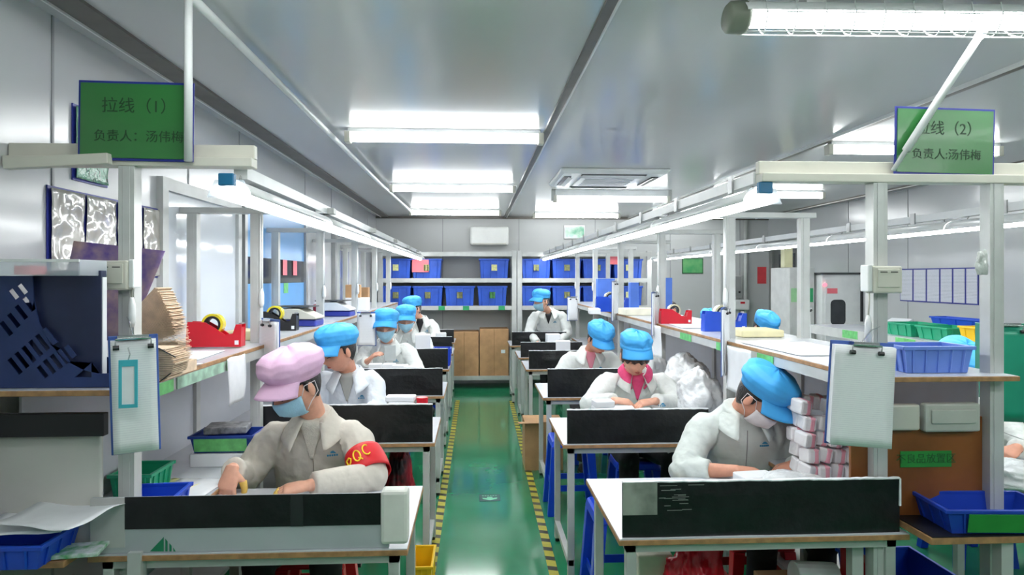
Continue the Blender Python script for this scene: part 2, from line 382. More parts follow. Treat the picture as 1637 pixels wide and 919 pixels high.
# ================================================================= benches with posts and beams
FR_L = [(2.27, 0), (3.55, 0), (4.98, 0), (6.38, 0), (7.6, 0), (8.8, 0)]
FR_R = [(2.29, 0), (3.66, 0), (5.02, 0), (6.45, 0), (7.83, 0), (9.2, 0)]
ZL = .032; ZT = 1.27; ZW = 0.77; ZBEAM = 1.926
def bench(side, name_lab, frames, xi, xo, y0, y1, beam_in, lab):
    e = empty('assembly_bench', lab, 'workbench', (0, 0, 0))
    s = -1 if side == 'L' else 1
    for k, (Y, _) in enumerate(frames):
        for X in (xi, xo):
            w_ = .025
            z1 = ZBEAM + ZL * (side == 'L' and k == 0)
            if side == 'L' and k == 0 and X == xo: continue
            MB().box(X - w_, X + w_, Y - .025, Y + .025, 0, z1).box(X - .012, X + .012, Y - .027, Y - .025, .1, z1).build('post', M_steel, e, bevel=.003)
        xa, xb = sorted((xo + s * .06, beam_in))
        if k == 0:
            if side == 'L': xa = XL + .005
            else: xb = 2.6
        zb = ZBEAM + (ZL if side == 'L' and k == 0 else 0)
        mb = MB().box(xa, xb, Y - .03, Y + .03, zb, zb + .03)
        if k == 0: mb.box(xa, xb, Y + .0, Y + .03, zb + .03, zb + .075)
        mb.build('crossbeam', M_cream if k == 0 else M_steel, e, bevel=.003)
    xs = sorted((xi - s * .07, xo + s * .03))
    MB().box(xs[0], xs[1], y0, y1, ZT - .018, ZT - .0015).build('shelf', M_wood, e, bevel=.002)
    MB().box(xs[0] + .004, xs[1] - .004, y0 + .004, y1, ZT - .0015, ZT).build('shelf_laminate', M_lam, e)
    xf = xs[1] - .012 if side == 'L' else xs[0] + .012
    MB().box(xf - .01, xf + .01, y0 + .25, y1, ZT - .06, ZT - .018).build('shelf_rail', M_steel, e)
    ws = sorted((xi - s * (.10 if side == 'L' else .055), xo + s * .03))
    yw = y0 + (.16 if side == 'L' else .12)
    if side == 'L': MB().box(ws[0], -1.206, y0, yw, ZW - .022, ZW - .002).build('worktop_end', M_wood, e, bevel=.002)
    MB().box(ws[0], ws[1], yw, y1, ZW - .022, ZW - .004).build('worktop', M_wood, e, bevel=.002)
    MB().box(ws[0] + .003, ws[1], yw + .004, y1, ZW - .004, ZW).build('worktop_laminate', M_lam, e)
    xp = xo - s * .005
    MB().box(xp - .004, xp + .004, y0 + .15, y1, ZW, ZT - .02).build('back_panel', mat('panel_grey', (200, 203, 210), .3, 0, .04, 3), e)
    for k in range(9):
        y = y0 + .1 + k * (y1 - y0 - .2) / 8
        MB().box(xi - .02 - s * .06, xi + .02 - s * .06, y, y + .04, 0, ZW - .022).build('leg', M_steel, e)
    MB().box(min(xi, xo), max(xi, xo), y0 + .1, y1, .28, .30).build('lower_shelf', M_steel, e)
    return e
bl = bench('L', '', FR_L, -1.115, -1.43, 2.07, 9.3, -.72, 'left assembly bench with tall grey posts and a long white shelf')
br = bench('R', '', FR_R, 1.385, 1.80, 2.2, 9.4, .97, 'right assembly bench with tall grey posts and a long white shelf')
M_gt2 = mat('pale_green_tape', (176, 214, 190), .3, 0, .2, 20)
def edge_tape(x, y0, y1, lab, m=M_gtape):
    o = MB().box(x - .0015, x + .0015, y0, y1, ZT - .061, ZT - .020).build('edge_tape', m)
    tag(o, lab, 'tape')
edge_tape(-1.0435, 2.12, 2.42, 'bright green tape on the left shelf edge beside the clipboard')
edge_tape(-1.0435, 2.45, 2.9, 'pale green tape along the left shelf edge', M_gt2)
edge_tape(-1.0435, 2.93, 3.12, 'green tape piece above the hanging white paper on the left shelf')
edge_tape(1.3135, 2.95, 3.12, 'green tape on the right shelf edge right of the hanging paper')
edge_tape(1.3135, 3.5, 3.66, 'green tape on the right shelf edge above the near blue cap')
edge_tape(1.3135, 4.1, 4.32, 'green tape on the right shelf edge by the long white clipboard')
# near end of benches: rail and end boards
e = empty('end_panel', 'wide cream board closing the near end of the left bench', 'panel', (0, 2.2, ZW))
MB().box(XL + .01, -1.17, 0, .02, .0, .335).build('board', mat('cream_board', (204, 202, 196), .4, 0, .04, 3), e, bevel=.006)
o = MB().box(XL + .01, -1.135, 2.15, 2.18, 1.115, 1.185).build('black_rail', M_blk, bevel=.003); tag(o, 'black strip under the left shelf above the cream board', 'rail')
e = empty('end_panel', 'brown wooden board with a green label at the right bench end', 'panel', (0, 2.3, ZW))
MB().box(1.30, 1.775, 0, .015, 0, .345).build('board', M_brown, e, bevel=.003)
a = pt(1481, 734, 2.295)
MB().box(a.x - .092, a.x + .092, -.003, 0, a.z - ZW - .028, a.z - ZW + .028).build('label', mat('label_green', (40, 140, 56), .5), e)
text('不良品放置区', .036, T((a.x, -.0035, a.z - ZW)), mat('label_ink', (34, 92, 44), .5), e)
e = empty('cable_trunking', 'pair of grey trunking covers fixed below the right near shelf', 'trunking', (0, 2.27, 0))
a0 = pt(1428, 690, 2.26); a1 = pt(1475, 652, 2.26)
MB().box(a0.x - .05, a1.x, 0, .03, a0.z, a1.z + .01).build('cover', M_cream, e, bevel=.008)
a0 = pt(1481, 692, 2.26); a1 = pt(1570, 645, 2.26)
MB().box(a0.x, a1.x, -.005, .03, a0.z, a1.z).build('cover', mat('trunk_grey', (190, 192, 184), .4), e, bevel=.008)
MB().box(a0.x + .02, a1.x - .02, -.012, -.005, a0.z + .03, a1.z - .02).build('raised_plate', mat('trunk_grey'), e, bevel=.006)
# black mat on right near end of the worktop (the lower shelf the bin stands on)
o = MB().box(1.455, 1.95, 2.10, 2.3, ZW + .001, ZW + .004).build('desk_mat', M_blk); tag(o, 'black mat on the worktop under the open blue bin', 'mat')
e = empty('side_board', 'wood edged worktop end carrying the open blue bin', 'worktop', (0, 0, 0))
MB().box(1.45, 2.0, 2.1, 2.3, ZW - .022, ZW).build('board', M_wood, e, bevel=.002)
MB().box(1.70, 1.74, 2.12, 2.16, 0, ZW - .022).build('leg', M_steel, e)
# ================================================================= hanging lamp rows
def rail_row(x, frames, z, ylist, side, far_lab):
    ee = empty('lamp_channel', 'long cream steel channel carrying the hanging lamps %s' % side, 'channel', (x, 0, 0))
    y1 = ylist[-1] + 1.1
    MB().box(-.022, .022, frames[0][0] + .03, y1, ZBEAM + .0, ZBEAM + .04).build('channel', M_white, ee)
    for k in range(int((y1 - 2.3) / .7)):
        y = 2.5 + .7 * k; MB().box(-.03, -.022, y, y + .04, ZBEAM - .01, ZBEAM + .055).build('clamp', M_alu, ee)
    n = len(ylist)
    words = ['nearest', 'second', 'third', 'fourth', 'fifth', 'farthest']
    for i, y in enumerate(ylist):
        L = 1.243
        e = empty('hanging_lamp', '%s lamp from the camera in the hanging row %s' % (words[i] if i < n - 1 else 'farthest', side), 'hanging light', (x, y, z), 0, 'desk lamps hanging %s' % side)
        def rf(u, v):
            a = PI * v; return Vector((.066 * math.cos(a), L * u, .05 * math.sin(a) - .014))
        MB().grid(rf, 4, 10).build('reflector', M_white, e, solid=.002, smooth=True)
        MB().cyl((0, .012, -.006), (0, L - .012, -.006), .022, 14).build('tube', lamp_mat('rail_glow', RAILT, (.97, 1, 1)), e)
        MB().tube([(0, .08, .03), (.004, .09, .06), (0, .1, ZBEAM - z)], .003, 6).build('hanger', M_alu, e); MB().tube([(0, L - .08, .03), (0, L - .1, ZBEAM - z)], .003, 6).build('hanger', M_alu, e)
        if i == 0:
            MB().box(-.024, .024, -.035, -.009, .012, ZBEAM - z + .0).build('end_clip', mat('teal_clip', (20, 106, 148), .4), e, bevel=.004)
            MB().plate([(-.07, -.022), (.07, -.022), (.045, .034), (-.045, .034)], [], -.008, .004).build('end_cap', M_clear, e, bevel=.004)
ys_l = [2.2, 3.45, 4.7, 5.95, 7.2, 8.45]
rail_row(-.775, FR_L, 1.875, ys_l, 'over the left desks', '')
rail_row(.985, FR_R, 1.875, [2.3, 3.55, 4.8, 6.05, 7.3, 8.55], 'over the right desks', '')
rail_row(2.62, FR_R, 1.875, [2.35, 3.6, 4.85, 6.1, 7.35, 8.6], 'beyond the right bench', '')
# ================================================================= junction boxes, plugs, poles
def junction(px, py, Y, lab, side):
    p = pt(px, py, Y); e = empty('junction_box', lab, 'electrical box', p)
    MB().box(-.05, .05, -.025, .03, -.046, .046).build('casing', M_cream, e, bevel=.006)
    MB().box(-.038, .038, -.029, -.025, -.026, .036).build('cover', M_cream, e, bevel=.003)
    MB().box(-.03, -.006, -.0305, -.029, .024, .027).box(.006, .03, -.0305, -.029, .024, .027).build('slot', M_blk, e)
    MB().box(side * .05, side * .066, -.02, .03, -.04, .05).build('side_block', M_white, e, bevel=.004)
    return p
pL = junction(184, 440, 2.22, 'cream junction box on the left near post', 1)
pR = junction(1413, 447, 2.24, 'cream junction box on the right near post', -1)
def plug(px, py, Y, lab):
    p = pt(px, py, Y); e = empty('hanging_plug', lab, 'plug', p)
    MB().tube([(0, 0, .045), (0, 0, .02), (0, 0, -.03), (0, 0, -.05)], [.005, .011, .012, .006], 10).build('body', M_white, e, smooth=True)
    MB().tube([(0, 0, .045), (.004, .0, .09), (.002, .0, .14)], .003, 6).build('cord', M_cream, e, smooth=True)
plug(211, 498, 2.22, 'white plug hanging below the left junction box')
plug(1388, 525, 2.24, 'white plug hanging below the right junction box')
for k in range(1, 6):
    for sd, FR, X, w_ in (('left', FR_L, -1.115 + .035, 'left'), ('right', FR_R, 1.385 - .035, 'right')):
        Y = FR[k][0] - .035; e = empty('hanging_plug', 'white plug and cord hanging on the %s %s bench post' % (['', 'second', 'third', 'fourth', 'fifth', 'sixth'][k], sd), 'plug', (X, Y, 1.50), 0, 'plugs hanging on the bench posts')
        MB().tube([(0, 0, .045), (0, 0, .02), (0, 0, -.03), (0, 0, -.05)], [.005, .012, .013, .006], 10).build('body', M_white, e, smooth=True)
        MB().tube([(0, 0, .045), (.003, 0, .2), (0, .0, ZBEAM - 1.5)], .004, 6).build('cord', M_white, e, smooth=True)
p = pt(301, 130, 2.205)
o = MB().cyl((0, 0, pt(301, 258, 2.205).z), (0, 0, ZC), .0125, 14).build('ceiling_pole', M_white, smooth=True); place(o, (p.x, 2.205, 0)); tag(o, 'upright white pole rising from the left beam to the ceiling', 'pole')
a = pt(1428, 272, 2.24); b = pt(1600, 4, 2.24)
d_ = (b - a); b = a + d_ * ((ZC - a.z) / d_.z)
o = MB().tube([a, a + (b - a) * .12, a + (b - a) * .121, a + (b - a) * .8, a + (b - a) * .81, b], [.008, .008, .0135, .0135, .016, .016], 14).build('slanted_pole', M_white, smooth=True); tag(o, 'slanted white pole leaning from the right beam up to the ceiling', 'pole')
o = MB().bar((XL + .03, 2.22, pt(0, 262, 2.22).z), (pt(176, 250, 2.22).x, 2.22, pt(176, 254, 2.22).z), .03, .035).build('loose_channel', M_cream, bevel=.003); tag(o, 'loose cream channel leaning against the left beam', 'channel')
# ================================================================= line signs
def sign(px0, py0, px1, py1, Y, rot, l1, l2, lab, txm):
    a = pt(px0, py0, Y); b = pt(px1, py1, Y); W = (b.x - a.x); H = a.z - b.z
    e = empty('line_sign', lab, 'sign', ((a.x + b.x) / 2, Y, b.z)); e.rotation_euler = (0, math.radians(rot), 0)
    MB().box(-W/2, W/2, .0, .004, 0, H).build('frame', mat('sign_blue', (32, 44, 140), .4), e, bevel=.001)
    MB().box(-W/2 + .008, W/2 - .008, -.003, .0, .008, H - .008).build('green_sheet', mat('sign_green', (46, 116, 56), .3, 0, .06, 3, .16, 4, coat=.12, bdist=.02), e)
    tm = mat('sign_ink', (24, 66, 34), .6)
    text(l1, .052, T((txm[0], -.0036, H * .68)), tm, e); text(l2, .040, T((txm[1], -.0036, H * .30)), tm, e)
sign(124, 129, 309, 258, 2.233, .8, '拉线（1）', '负责人：汤伟梅', 'green line sign in a blue frame standing on the left beam', (0.01, .01))
sign(1429, 171, 1589, 281, 2.27, 1.2, '拉线（2）', '负责人:汤伟梅', 'green line sign in a blue frame standing on the right beam', (0.01, .005))
# ================================================================= desks with black screens
def desk(x0, x1, y0, y1, z, lab, near=False):
    e = empty('work_desk', lab, 'desk', (x0, y0, 0), 0, 'grey framed work desks'); W = x1 - x0; D = y1 - y0
    MB().box(0, W, 0, D, z - .022, z - .004).build('tabletop', M_wood, e, bevel=.002)
    MB().box(.002, W - .002, .002, D - .002, z - .004, z).build('laminate', M_lam, e)
    mb = MB(); i = .03
    mb.box(i, W - i, i, i + .03, z - .055, z - .022).box(i, W - i, D - i - .03, D - i, z - .055, z - .022)
    mb.box(i, i + .03, i, D - i, z - .055, z - .022).box(W - i - .03, W - i, i, D - i, z - .055, z - .022)
    mb.build('apron', M_steel, e)
    for X in (i, W - i - .035):
        for Y in (i, D - i - .035):
            l = MB().box(X, X + .035, Y, Y + .035, .02, z - .022).build('leg', M_steel, e, bevel=.003)
            MB().cyl((X + .0175, Y + .0175, 0), (X + .0175, Y + .0175, .022), .014, 10).build('foot', M_blk, l)
    for X in (i, W - i - .035): MB().box(X, X + .03, i, D - i, .10, .13).build('side_rail', M_steel, e)
    return e
def screen(x0, x1, y, z, h, lab, th=.012, extra=None):
    e = empty('desk_screen', lab, 'screen', ((x0 + x1) / 2, y, z), 0, 'black taped screens at the desk fronts'); W = (x1 - x0) / 2
    def f(u, v):
        return Vector((-W + 2 * W * u, noise.noise(Vector((x0 * 7 + u * 5, v * 2, y))) * .004, h * v + noise.noise(Vector((u * 9, v, y * 3))) * .002 * v))
    MB().grid(f, 24, 4).build('board', M_black, e, solid=th)
    def g(u, v): 
        zz = h + noise.noise(Vector((u * 9, 1, y * 3))) * .002
        return Vector((-W + 2 * W * u, -.008 + .016 * v, zz + .003 + noise.noise(Vector((u * 40, v * 3, y))) * .0025))
    MB().grid(g, 60, 2).build('top_edge', M_paper, e, solid=.004)
    if extra: extra(e, W, h)
    return e
def xat(px, Y): return pt(px, 444, Y).x
def zat(py, Y, px=760): return pt(px, py, Y).z
desks = {}
# right row: (left px of desk front, right X, front Y)
spec_r = [(990, 1.46, 2.22, 995, 1443, 'nearest right desk in front of the worker bending over white packets'),
          (900, 1.24, 3.5, 906, 1097, 'second right desk, at the worker with the pink hood'),
          (868, 1.20, 4.88, 875, 946, 'third right desk, at the worker in a pink shirt with a bowed head'),
          (841, 1.20, 6.4, 845, 895, 'fourth right desk, behind the bowed worker in the pink shirt'),
          (829, 1.18, 7.35, 832, 868, 'fifth right desk, before the standing worker'),
          (815, 1.18, 8.65, 818, 845, 'farthest right desk, beside the standing worker')]
def ex_r0(e, W, h):
    MB().box(-W, -W + .115, -.009, -.0065, h * .42, h + .003).build('clear_tape', mat('tape_pale', (150, 154, 146), .2, 0, .2, 12, coat=.5), e)
    MB().box(W - .004, W + .002, -.01, .012, .09, h + .002).build('white_edge', M_paper, e)
    mb = MB()
    for k in range(16):
        x = -W + .12 + random.random() * .10; z_ = h * (.45 + .5 * random.random())
        mb.box(x, x + .02 + .04 * random.random(), -.0078, -.0068, z_, z_ + .0022)
    mb.build('scratch', mat('scratch', (120, 122, 120), .4), e)
for k, (pl, xr, Y, b0, b1, lab) in enumerate(spec_r):
    x0 = xat(pl, Y); desks['R%d' % k] = desk(x0, xr, Y, Y + .68, .74, lab)
    bx1 = xat(b1, Y) if k < 1 else xr - .02
    hh = [.18, .172, .2, .17, .16, .17][k]
    screen(xat(b0, Y) + .004, bx1, Y + .02, .74, hh,
           ['long black screen on the nearest right desk with a pale tape patch', 'black screen with white crumpled top edge before the pink hooded worker',
            'black screen at the worker in pink with bowed head', 'black screen on the fourth right desk with yellow specks on its edge',
            'low black screen before the standing worker', 'small black screen left of the standing worker'][k], extra=ex_r0 if k == 0 else None)
spec_l = [(150, 668, 2.18, 'nearest left desk, at the worker with the pink cap'),
          (None, 695, 3.58, 'second left desk, behind the pink capped worker'),
          (None, 710, 5.0, 'third left desk, at the masked worker holding a grey piece'),
          (None, 718, 6.45, 'fourth left desk, with the blue bin'),
          (None, 724, 7.75, 'fifth left desk, beyond the blue bin'),
          (None, 727, 9.1, 'farthest left desk near the cardboard boxes')]
for k, (pl, pr, Y, lab) in enumerate(spec_l):
    x0 = -1.20 if pl is None else xat(pl, Y); x1 = xat(pr, Y) + (0 if k else .01)
    if k == 0: x0, x1 = -1.2, -.215
    desks['L%d' % k] = desk(x0 + (.0 if k == 0 else .18), x1, Y, Y + .66, .74, lab)
    if k == 0: continue
    sx0 = {1: -.70, 2: -.95, 3: -.95, 4: -.95, 5: -.95}[k]; 
    screen(sx0 if k > 1 else -1.16, x1 - .012, Y + .02, .74, [0, .195, .195, .19, .19, .17][k],
           ['', 'black screen behind the pink capped worker on the left', 'black screen before the masked worker holding a grey piece',
            'black screen left of the hanging blue bin', 'black screen just beyond the blue bin', 'farthest left black screen near the cardboard boxes'][k])
# the near left screen: grey printed carton strip with a black upper band, white foam block at its end
Yn = 2.19; a = pt(155, 795, Yn); b = pt(655, 882, Yn)
e = empty('desk_screen', 'long carton screen with black band and green triangle on the nearest left desk', 'screen', (0, Yn, .74), 0, 'black taped screens at the desk fronts')
x0, x1 = -1.195, xat(612, Yn); zt = pt(400, 792, Yn).z - .74
MB().box(x0, x1 + .02, 0, .012, .0, zt).build('carton', mat('carton_grey', (178, 184, 188), .35, 0, .04, 4), e, bevel=.003)
bz = pt(400, 842, Yn).z - .74; bx = xat(200, Yn)
MB().box(bx, x1, -.003, 0, bz, zt + .002).build('black_band', M_black, e)
MB().box(xat(465, Yn), xat(485, Yn), -.0045, -.003, bz, zt).build('joint_tape', mat('joint_tape', (48, 50, 52), .25), e)
MB().box(x0, bx, -.003, .0, 0.02, zt).build('white_wrap', mat('wrap_grey', (192, 192, 190), .35, 0, .08, 6), e)
gm = mat('logo_green', (26, 128, 90), .5); zb = .008
def tri(px0, px1, pxt, yb, yt, pt2=None): pass
lx = xat(240, Yn); mb = MB()
def q(pts): mb.add([(xat(px, Yn), -.001 + 0 * py, pt(px, py, Yn).z - .74) for px, py in pts], [tuple(range(len(pts)))])
q([(240, 881), (262, 858), (262, 881)]); q([(264.5, 861), (268, 865), (268, 881), (264.5, 881)]); q([(271, 868), (274.5, 872), (274.5, 881), (271, 881)]); q([(277.5, 875), (281, 881), (277.5, 881)])
mb.build('logo', gm, e, solid=.0008)
o = MB().box(xat(609, Yn), xat(653, Yn), -.012, .05, 0.015, zt + .012).build('foam_block', mat('foam', (224, 224, 218), .6), bevel=.012); place(o, (0, Yn - .005, .74)); tag(o, 'white foam block at the right end of the nearest left screen', 'foam block')
# desk-top bits
def wbox(name, lab, px, py, Y, w_, d_, h, m, rz=0, cat='box', grp=None, z=None, par=None):
    p = pt(px, py, Y); z = .741 if z is None else z
    o = MB().box(-w_/2, w_/2, -d_/2, d_/2, 0, h).build(name, m, bevel=min(.006, h * .2)); place(o, (p.x, Y, z), math.radians(rz)); tag(o, lab, cat, grp); return o
M_wbox = mat('white_carton', (242, 243, 246), .5, 0, .01)
wbox('white_box', 'small white carton lying beside the bending worker on the nearest right desk', 1208, 760, 2.70, .15, .10, .068, M_wbox, 8, z=.741)
wbox('white_box', 'larger white carton stacked left in front of the pink hooded worker', 965, 650, 3.75, .12, .10, .145, M_wbox, 3)
wbox('white_box', 'flat white carton right of the stacked ones before the pink hooded worker', 998, 655, 3.74, .11, .12, .142, M_wbox, -4)
wbox('white_box', 'upper white carton resting on the stack before the pink hooded worker', 964, 640, 3.75, .11, .09, .036, M_wbox, 6, z=.887)
wbox('white_box', 'small white carton by the folded hands of the pink hooded worker', 1032, 655, 3.74, .07, .05, .135, M_wbox, 4)
wbox('white_box', 'white foam tray on the second left desk', 642, 640, 4.05, .15, .10, .135, M_wbox, 3)
wbox('white_box', 'second white foam tray on the second left desk, on top of the other', 641, 640, 4.05, .17, .09, .03, M_wbox, -3, z=.877)
o = MB().cyl((0, 0, 0), (0, 0, .155), .034, 16).build('red_cup', M_red, bevel=.003); place(o, (pt(675, 640, 4.05).x, 4.05, .741)); tag(o, 'small red cup on the second left desk', 'cup')
mbx = [(600, 5.3, .10, .05, 4), (622, 5.35, .09, .045, -6), (640, 5.3, .12, .04, 2), (660, 5.28, .14, .03, 0)]
for k, (px, Y, w_, h, r) in enumerate(mbx):
    wbox('white_packet', ['leftmost white packet before the masked worker', 'second white packet before the masked worker', 'third white packet in front of the masked worker', 'flat long white packet at the right before the masked worker'][k], px, 580, Y, w_, .08, .15 + h, M_wbox, r, 'packet', 'white packets before the masked worker')
wbox('white_bag', 'white block standing on the fourth left desk', 676, 545, 6.8, .15, .12, .30, M_wbox, 5, 'packet')
wbox('white_packet', 'white packet on the fifth left desk', 705, 530, 8.0, .12, .1, .22, M_wbox, 5, 'packet')
wbox('white_packet', 'white packet between the hands of the standing worker', 884, 555, 8.0, .16, .12, .20, M_wbox, 5, 'packet')
wbox('white_packet', 'lower white packet on the desk left of the bowed worker in pink', 900, 560, 6.7, .14, .1, .24, M_wbox, -5, 'packet')
# ================================================================= bins
def bin_(name, lab, x, y, z, W, D, H, m, rz=0, grp=None, ribs=4, taper=.88, label=None, cat='bin'):
    e = empty(name, lab, cat, (x, y, z), math.radians(rz), grp); t = taper; th = .004
    def R(s_, zz, k=0): return [Vector((sx * (W/2 * s_ - k), sy * (D/2 * s_ - k), zz)) for sx, sy in ((-1,-1),(1,-1),(1,1),(-1,1))]
    MB().loft([R(t, 0), R(1, H), R(1, H, th), R(t, .006, th)], cap=False).add(R(t, 0), [(3,2,1,0)]).add(R(t, .006, th), [(0,1,2,3)]).build('tub', m, e)
    mb = MB()
    for sx, sy, L, w_ in ((0, -1, W, 1), (0, 1, W, 1)):
        mb.box(-W/2 - .008, W/2 + .008, sy * D/2 - .006, sy * D/2 + .006, H - .012, H + .001)
    for sx in (-1, 1): mb.box(sx * W/2 - .006, sx * W/2 + .006, -D/2, D/2, H - .012, H + .001)
    mb.build('rim', m, e, bevel=.002)
    mb = MB()
    for k in range(ribs):
        x_ = -W/2 * t + (k + .5) * W * t / ribs
        for sy in (-1, 1): mb.bar((x_, sy * (D/2 * t + .003), .003), (x_ * 1.06, sy * (D/2 + .002), H - .01), .006, .006)
    for k in range(max(2, ribs - 1)):
        y_ = -D/2 * t + (k + .5) * D * t / max(2, ribs - 1)
        for sx in (-1, 1): mb.bar((sx * (W/2 * t + .003), y_, .003), (sx * (W/2 + .002), y_ * 1.05, H - .01), .006, .006)
    mb.build('rib', m, e)
    if label:
        MB().box(-W * label[0], W * label[0], -.002, 0, H * .12, H * .88).xf(T((0, -D/2 * (t + 1) / 2 - .007, 0)) @ RX(math.degrees(math.atan2(D/2 * (1 - t), H)) * 1.0)).build('label', label[1], e)
    return e
# near left lower: bins on worktop
bin_('parts_bin', 'blue bin with papers at the bottom left corner', -1.36, 2.10, ZW, .26, .20, .07, M_blue)
bin_('parts_bin', 'green bin on the left worktop behind the clipboard', pt(228, 730, 2.75).x, 2.75, ZW + .001, .15, .2, .085, M_green, 0, ribs=5)
bin_('parts_bin', 'blue bin behind the near post on the left worktop', pt(248, 775, 2.42).x, 2.42, ZW + .001, .17, .2, .09, M_blue, 4)
bin_('parts_bin', 'dark blue bin with a wide green label under the left shelf', pt(352, 690, 3.05).x, 3.15, ZW + .06, .27, .18, .075, mat('bin_dblue', (40, 70, 160), .35), 0, label=(.42, M_gtape))
o = MB().box(-.13, .13, -.1, .1, 0, .058).build('carton', M_wbox, bevel=.004); place(o, (pt(352, 700, 3.05).x, 3.15, ZW + .001)); tag(o, 'flat white carton under the green labelled bin', 'box')
p = pt(1483, 608, 2.33)
bin_('parts_bin', 'light blue bin standing on the right near shelf', p.x, 2.35, ZT + .001, .245, .16, .092, M_ltblue, 0, ribs=5)
bin_('parts_bin', 'open dark blue bin with a green label at the lower right', 1.70, 2.2, ZW + .005, .36, .2, .08, mat('bin_dblue2', (28, 66, 178), .35), -4, label=(.33, mat('label_green')))
p = pt(714, 575, 6.75); bin_('parts_bin', 'bright blue bin at the aisle end of the fourth left desk', xat(708, 6.9), 6.75, .741, .17, .2, .17, mat('bin_vivid', (34, 74, 205), .35))
p = pt(681, 885, 3); bin_('floor_bin', 'yellow bin on the floor by the nearest left desk', xat(683, 3.36) - .02, 3.36, 0, .10, .26, .24, M_yel, 0, ribs=3)
# papers at the bottom left
def sheet(name, lab, cx, cy, z, w_, d_, rz, m, curl=.01, n=8, cat='paper', grp=None, rx=0):
    def f(u, v): return Vector(((u - .5) * w_, (v - .5) * d_, curl * (math.sin(u * 3.1) * .4 + (2*u-1)**2 * .6 + noise.noise(Vector((u * 2 + cx, v * 2, z))) * .5)))
    o = MB().grid(f, n, n).build(name, m, solid=.0015, smooth=True); place(o, (cx, cy, z)); o.rotation_euler = (math.radians(rx), 0, math.radians(rz)); tag(o, lab, cat, grp); return o
def lined(name, base=(236, 238, 242), ink=(186, 190, 200), sc=260):
    if name in _m: return _m[name]
    m = mat(name, base, .55, 0, .02, 20); nt = m.node_tree; N = nt.nodes; L = nt.links; b = N['Principled BSDF']
    tc = N.new('ShaderNodeTexCoord'); wv = N.new('ShaderNodeTexWave'); wv.bands_direction = 'Z'; wv.inputs['Scale'].default_value = sc / 6.28; wv.inputs['Distortion'].default_value = 0
    L.new(tc.outputs['Object'], wv.inputs['Vector'])
    nz = N.new('ShaderNodeTexNoise'); nz.inputs['Scale'].default_value = 90; L.new(tc.outputs['Object'], nz.inputs['Vector'])
    r = N.new('ShaderNodeValToRGB'); r.color_ramp.elements[0].position = .72; r.color_ramp.elements[1].position = .86; L.new(wv.outputs['Fac'], r.inputs['Fac'])
    mu = N.new('ShaderNodeMath'); mu.operation = 'MULTIPLY'; L.new(r.outputs['Color'], mu.inputs[0]); L.new(nz.outputs['Fac'], mu.inputs[1])
    mx = N.new('ShaderNodeMix'); mx.data_type = 'RGBA'; mx.inputs[6].default_value = lin(base); mx.inputs[7].default_value = lin(ink)
    L.new(mu.outputs[0], mx.inputs[0]); L.new(mx.outputs[2], b.inputs['Base Color']); return m
M_form = lined('printed_form', (234, 236, 238), (212, 214, 220), 300)
sheet('paper_sheet', 'printed sheet curling over the blue bin at bottom left', -1.24, 2.12, ZW + .105, .26, .22, -14, M_paper, .035)
sheet('paper_sheet', 'second printed sheet under the curling one at bottom left', -1.33, 2.14, ZW + .085, .24, .22, 6, M_paper, .02)
o = MB().box(-.07, .07, -.05, .05, 0, .012).build('notebook', [mat('book_mix', (216, 218, 222), .5, 0, .2, 30, col2=(90, 170, 110))], bevel=.002); place(o, (xat(122, 2.12), 2.13, ZW + .001), .15); tag(o, 'thin booklet with green edge beside the bottom left bin', 'booklet')
# ================================================================= people
def remesh(mb, vox, smooth_it=2):
    me = mb.mesh('r'); o = bpy.data.objects.new('r', me); scn.collection.objects.link(o)
    md = o.modifiers.new('r', 'REMESH'); md.mode = 'VOXEL'; md.voxel_size = vox
    bpy.context.view_layer.update()
    m2 = bpy.data.meshes.new_from_object(o.evaluated_get(bpy.context.evaluated_depsgraph_get()))
    bpy.data.objects.remove(o); bpy.data.meshes.remove(me)
    bm = bmesh.new(); bm.from_mesh(m2)
    for _ in range(smooth_it): bmesh.ops.smooth_vert(bm, verts=bm.verts, factor=.5, use_axis_x=True, use_axis_y=True, use_axis_z=True)
    bm.to_mesh(m2); bm.free(); m2.update()
    return m2
def link_mesh(name, me, m, parent=None, smooth=True):
    me.materials.clear(); me.materials.append(m)
    me.polygons.foreach_set('use_smooth', [smooth] * len(me.polygons))
    me.name = name
    o = bpy.data.objects.new(name, me); scn.collection.objects.link(o)
    if parent: o.parent = parent
    return o
def g2(a, b, s): return math.exp(-(a * a + b * b) / (s * s))
def head_pt(d, nose=True):
    "surface of the bare head in direction d, face towards -y"
    x, y, z = d
    r = Vector((x * .074, y * .093, z * .112))
    if z < 0:
        k = 1 - .33 * (-z) ** 1.6; r.x *= k
        if y > 0: r.y *= 1 - .45 * (-z) ** 1.2
        else: r.y *= 1 - .10 * (-z) ** 2
    if y < 0:
        f = -y
        r.y -= .006 * g2(x, z + .88, .35)                  # chin
        r.y += .009 * (g2(x - .42, z - .02, .2) + g2(x + .42, z - .02, .2))   # eye sockets
        r.y -= .004 * g2(x, z - .25, .4)
        r.y -= .004 * (g2(x - .5, z + .3, .25) + g2(x + .5, z + .3, .25))
        if nose: r.y -= .021 * g2(x * 1.5, z + .24, .17) + .010 * g2(x * 2.2, z + .06, .2)
        r.y -= .006 * g2(x * .8, z + .56, .12)
        r.y += .003 * g2(x * .5, z + .58, .03)
    return r
def dirv(az, el):
    "az 0 = face, positive to +x"
    return Vector((math.sin(az) * math.cos(el), -math.cos(az) * math.cos(el), math.sin(el)))
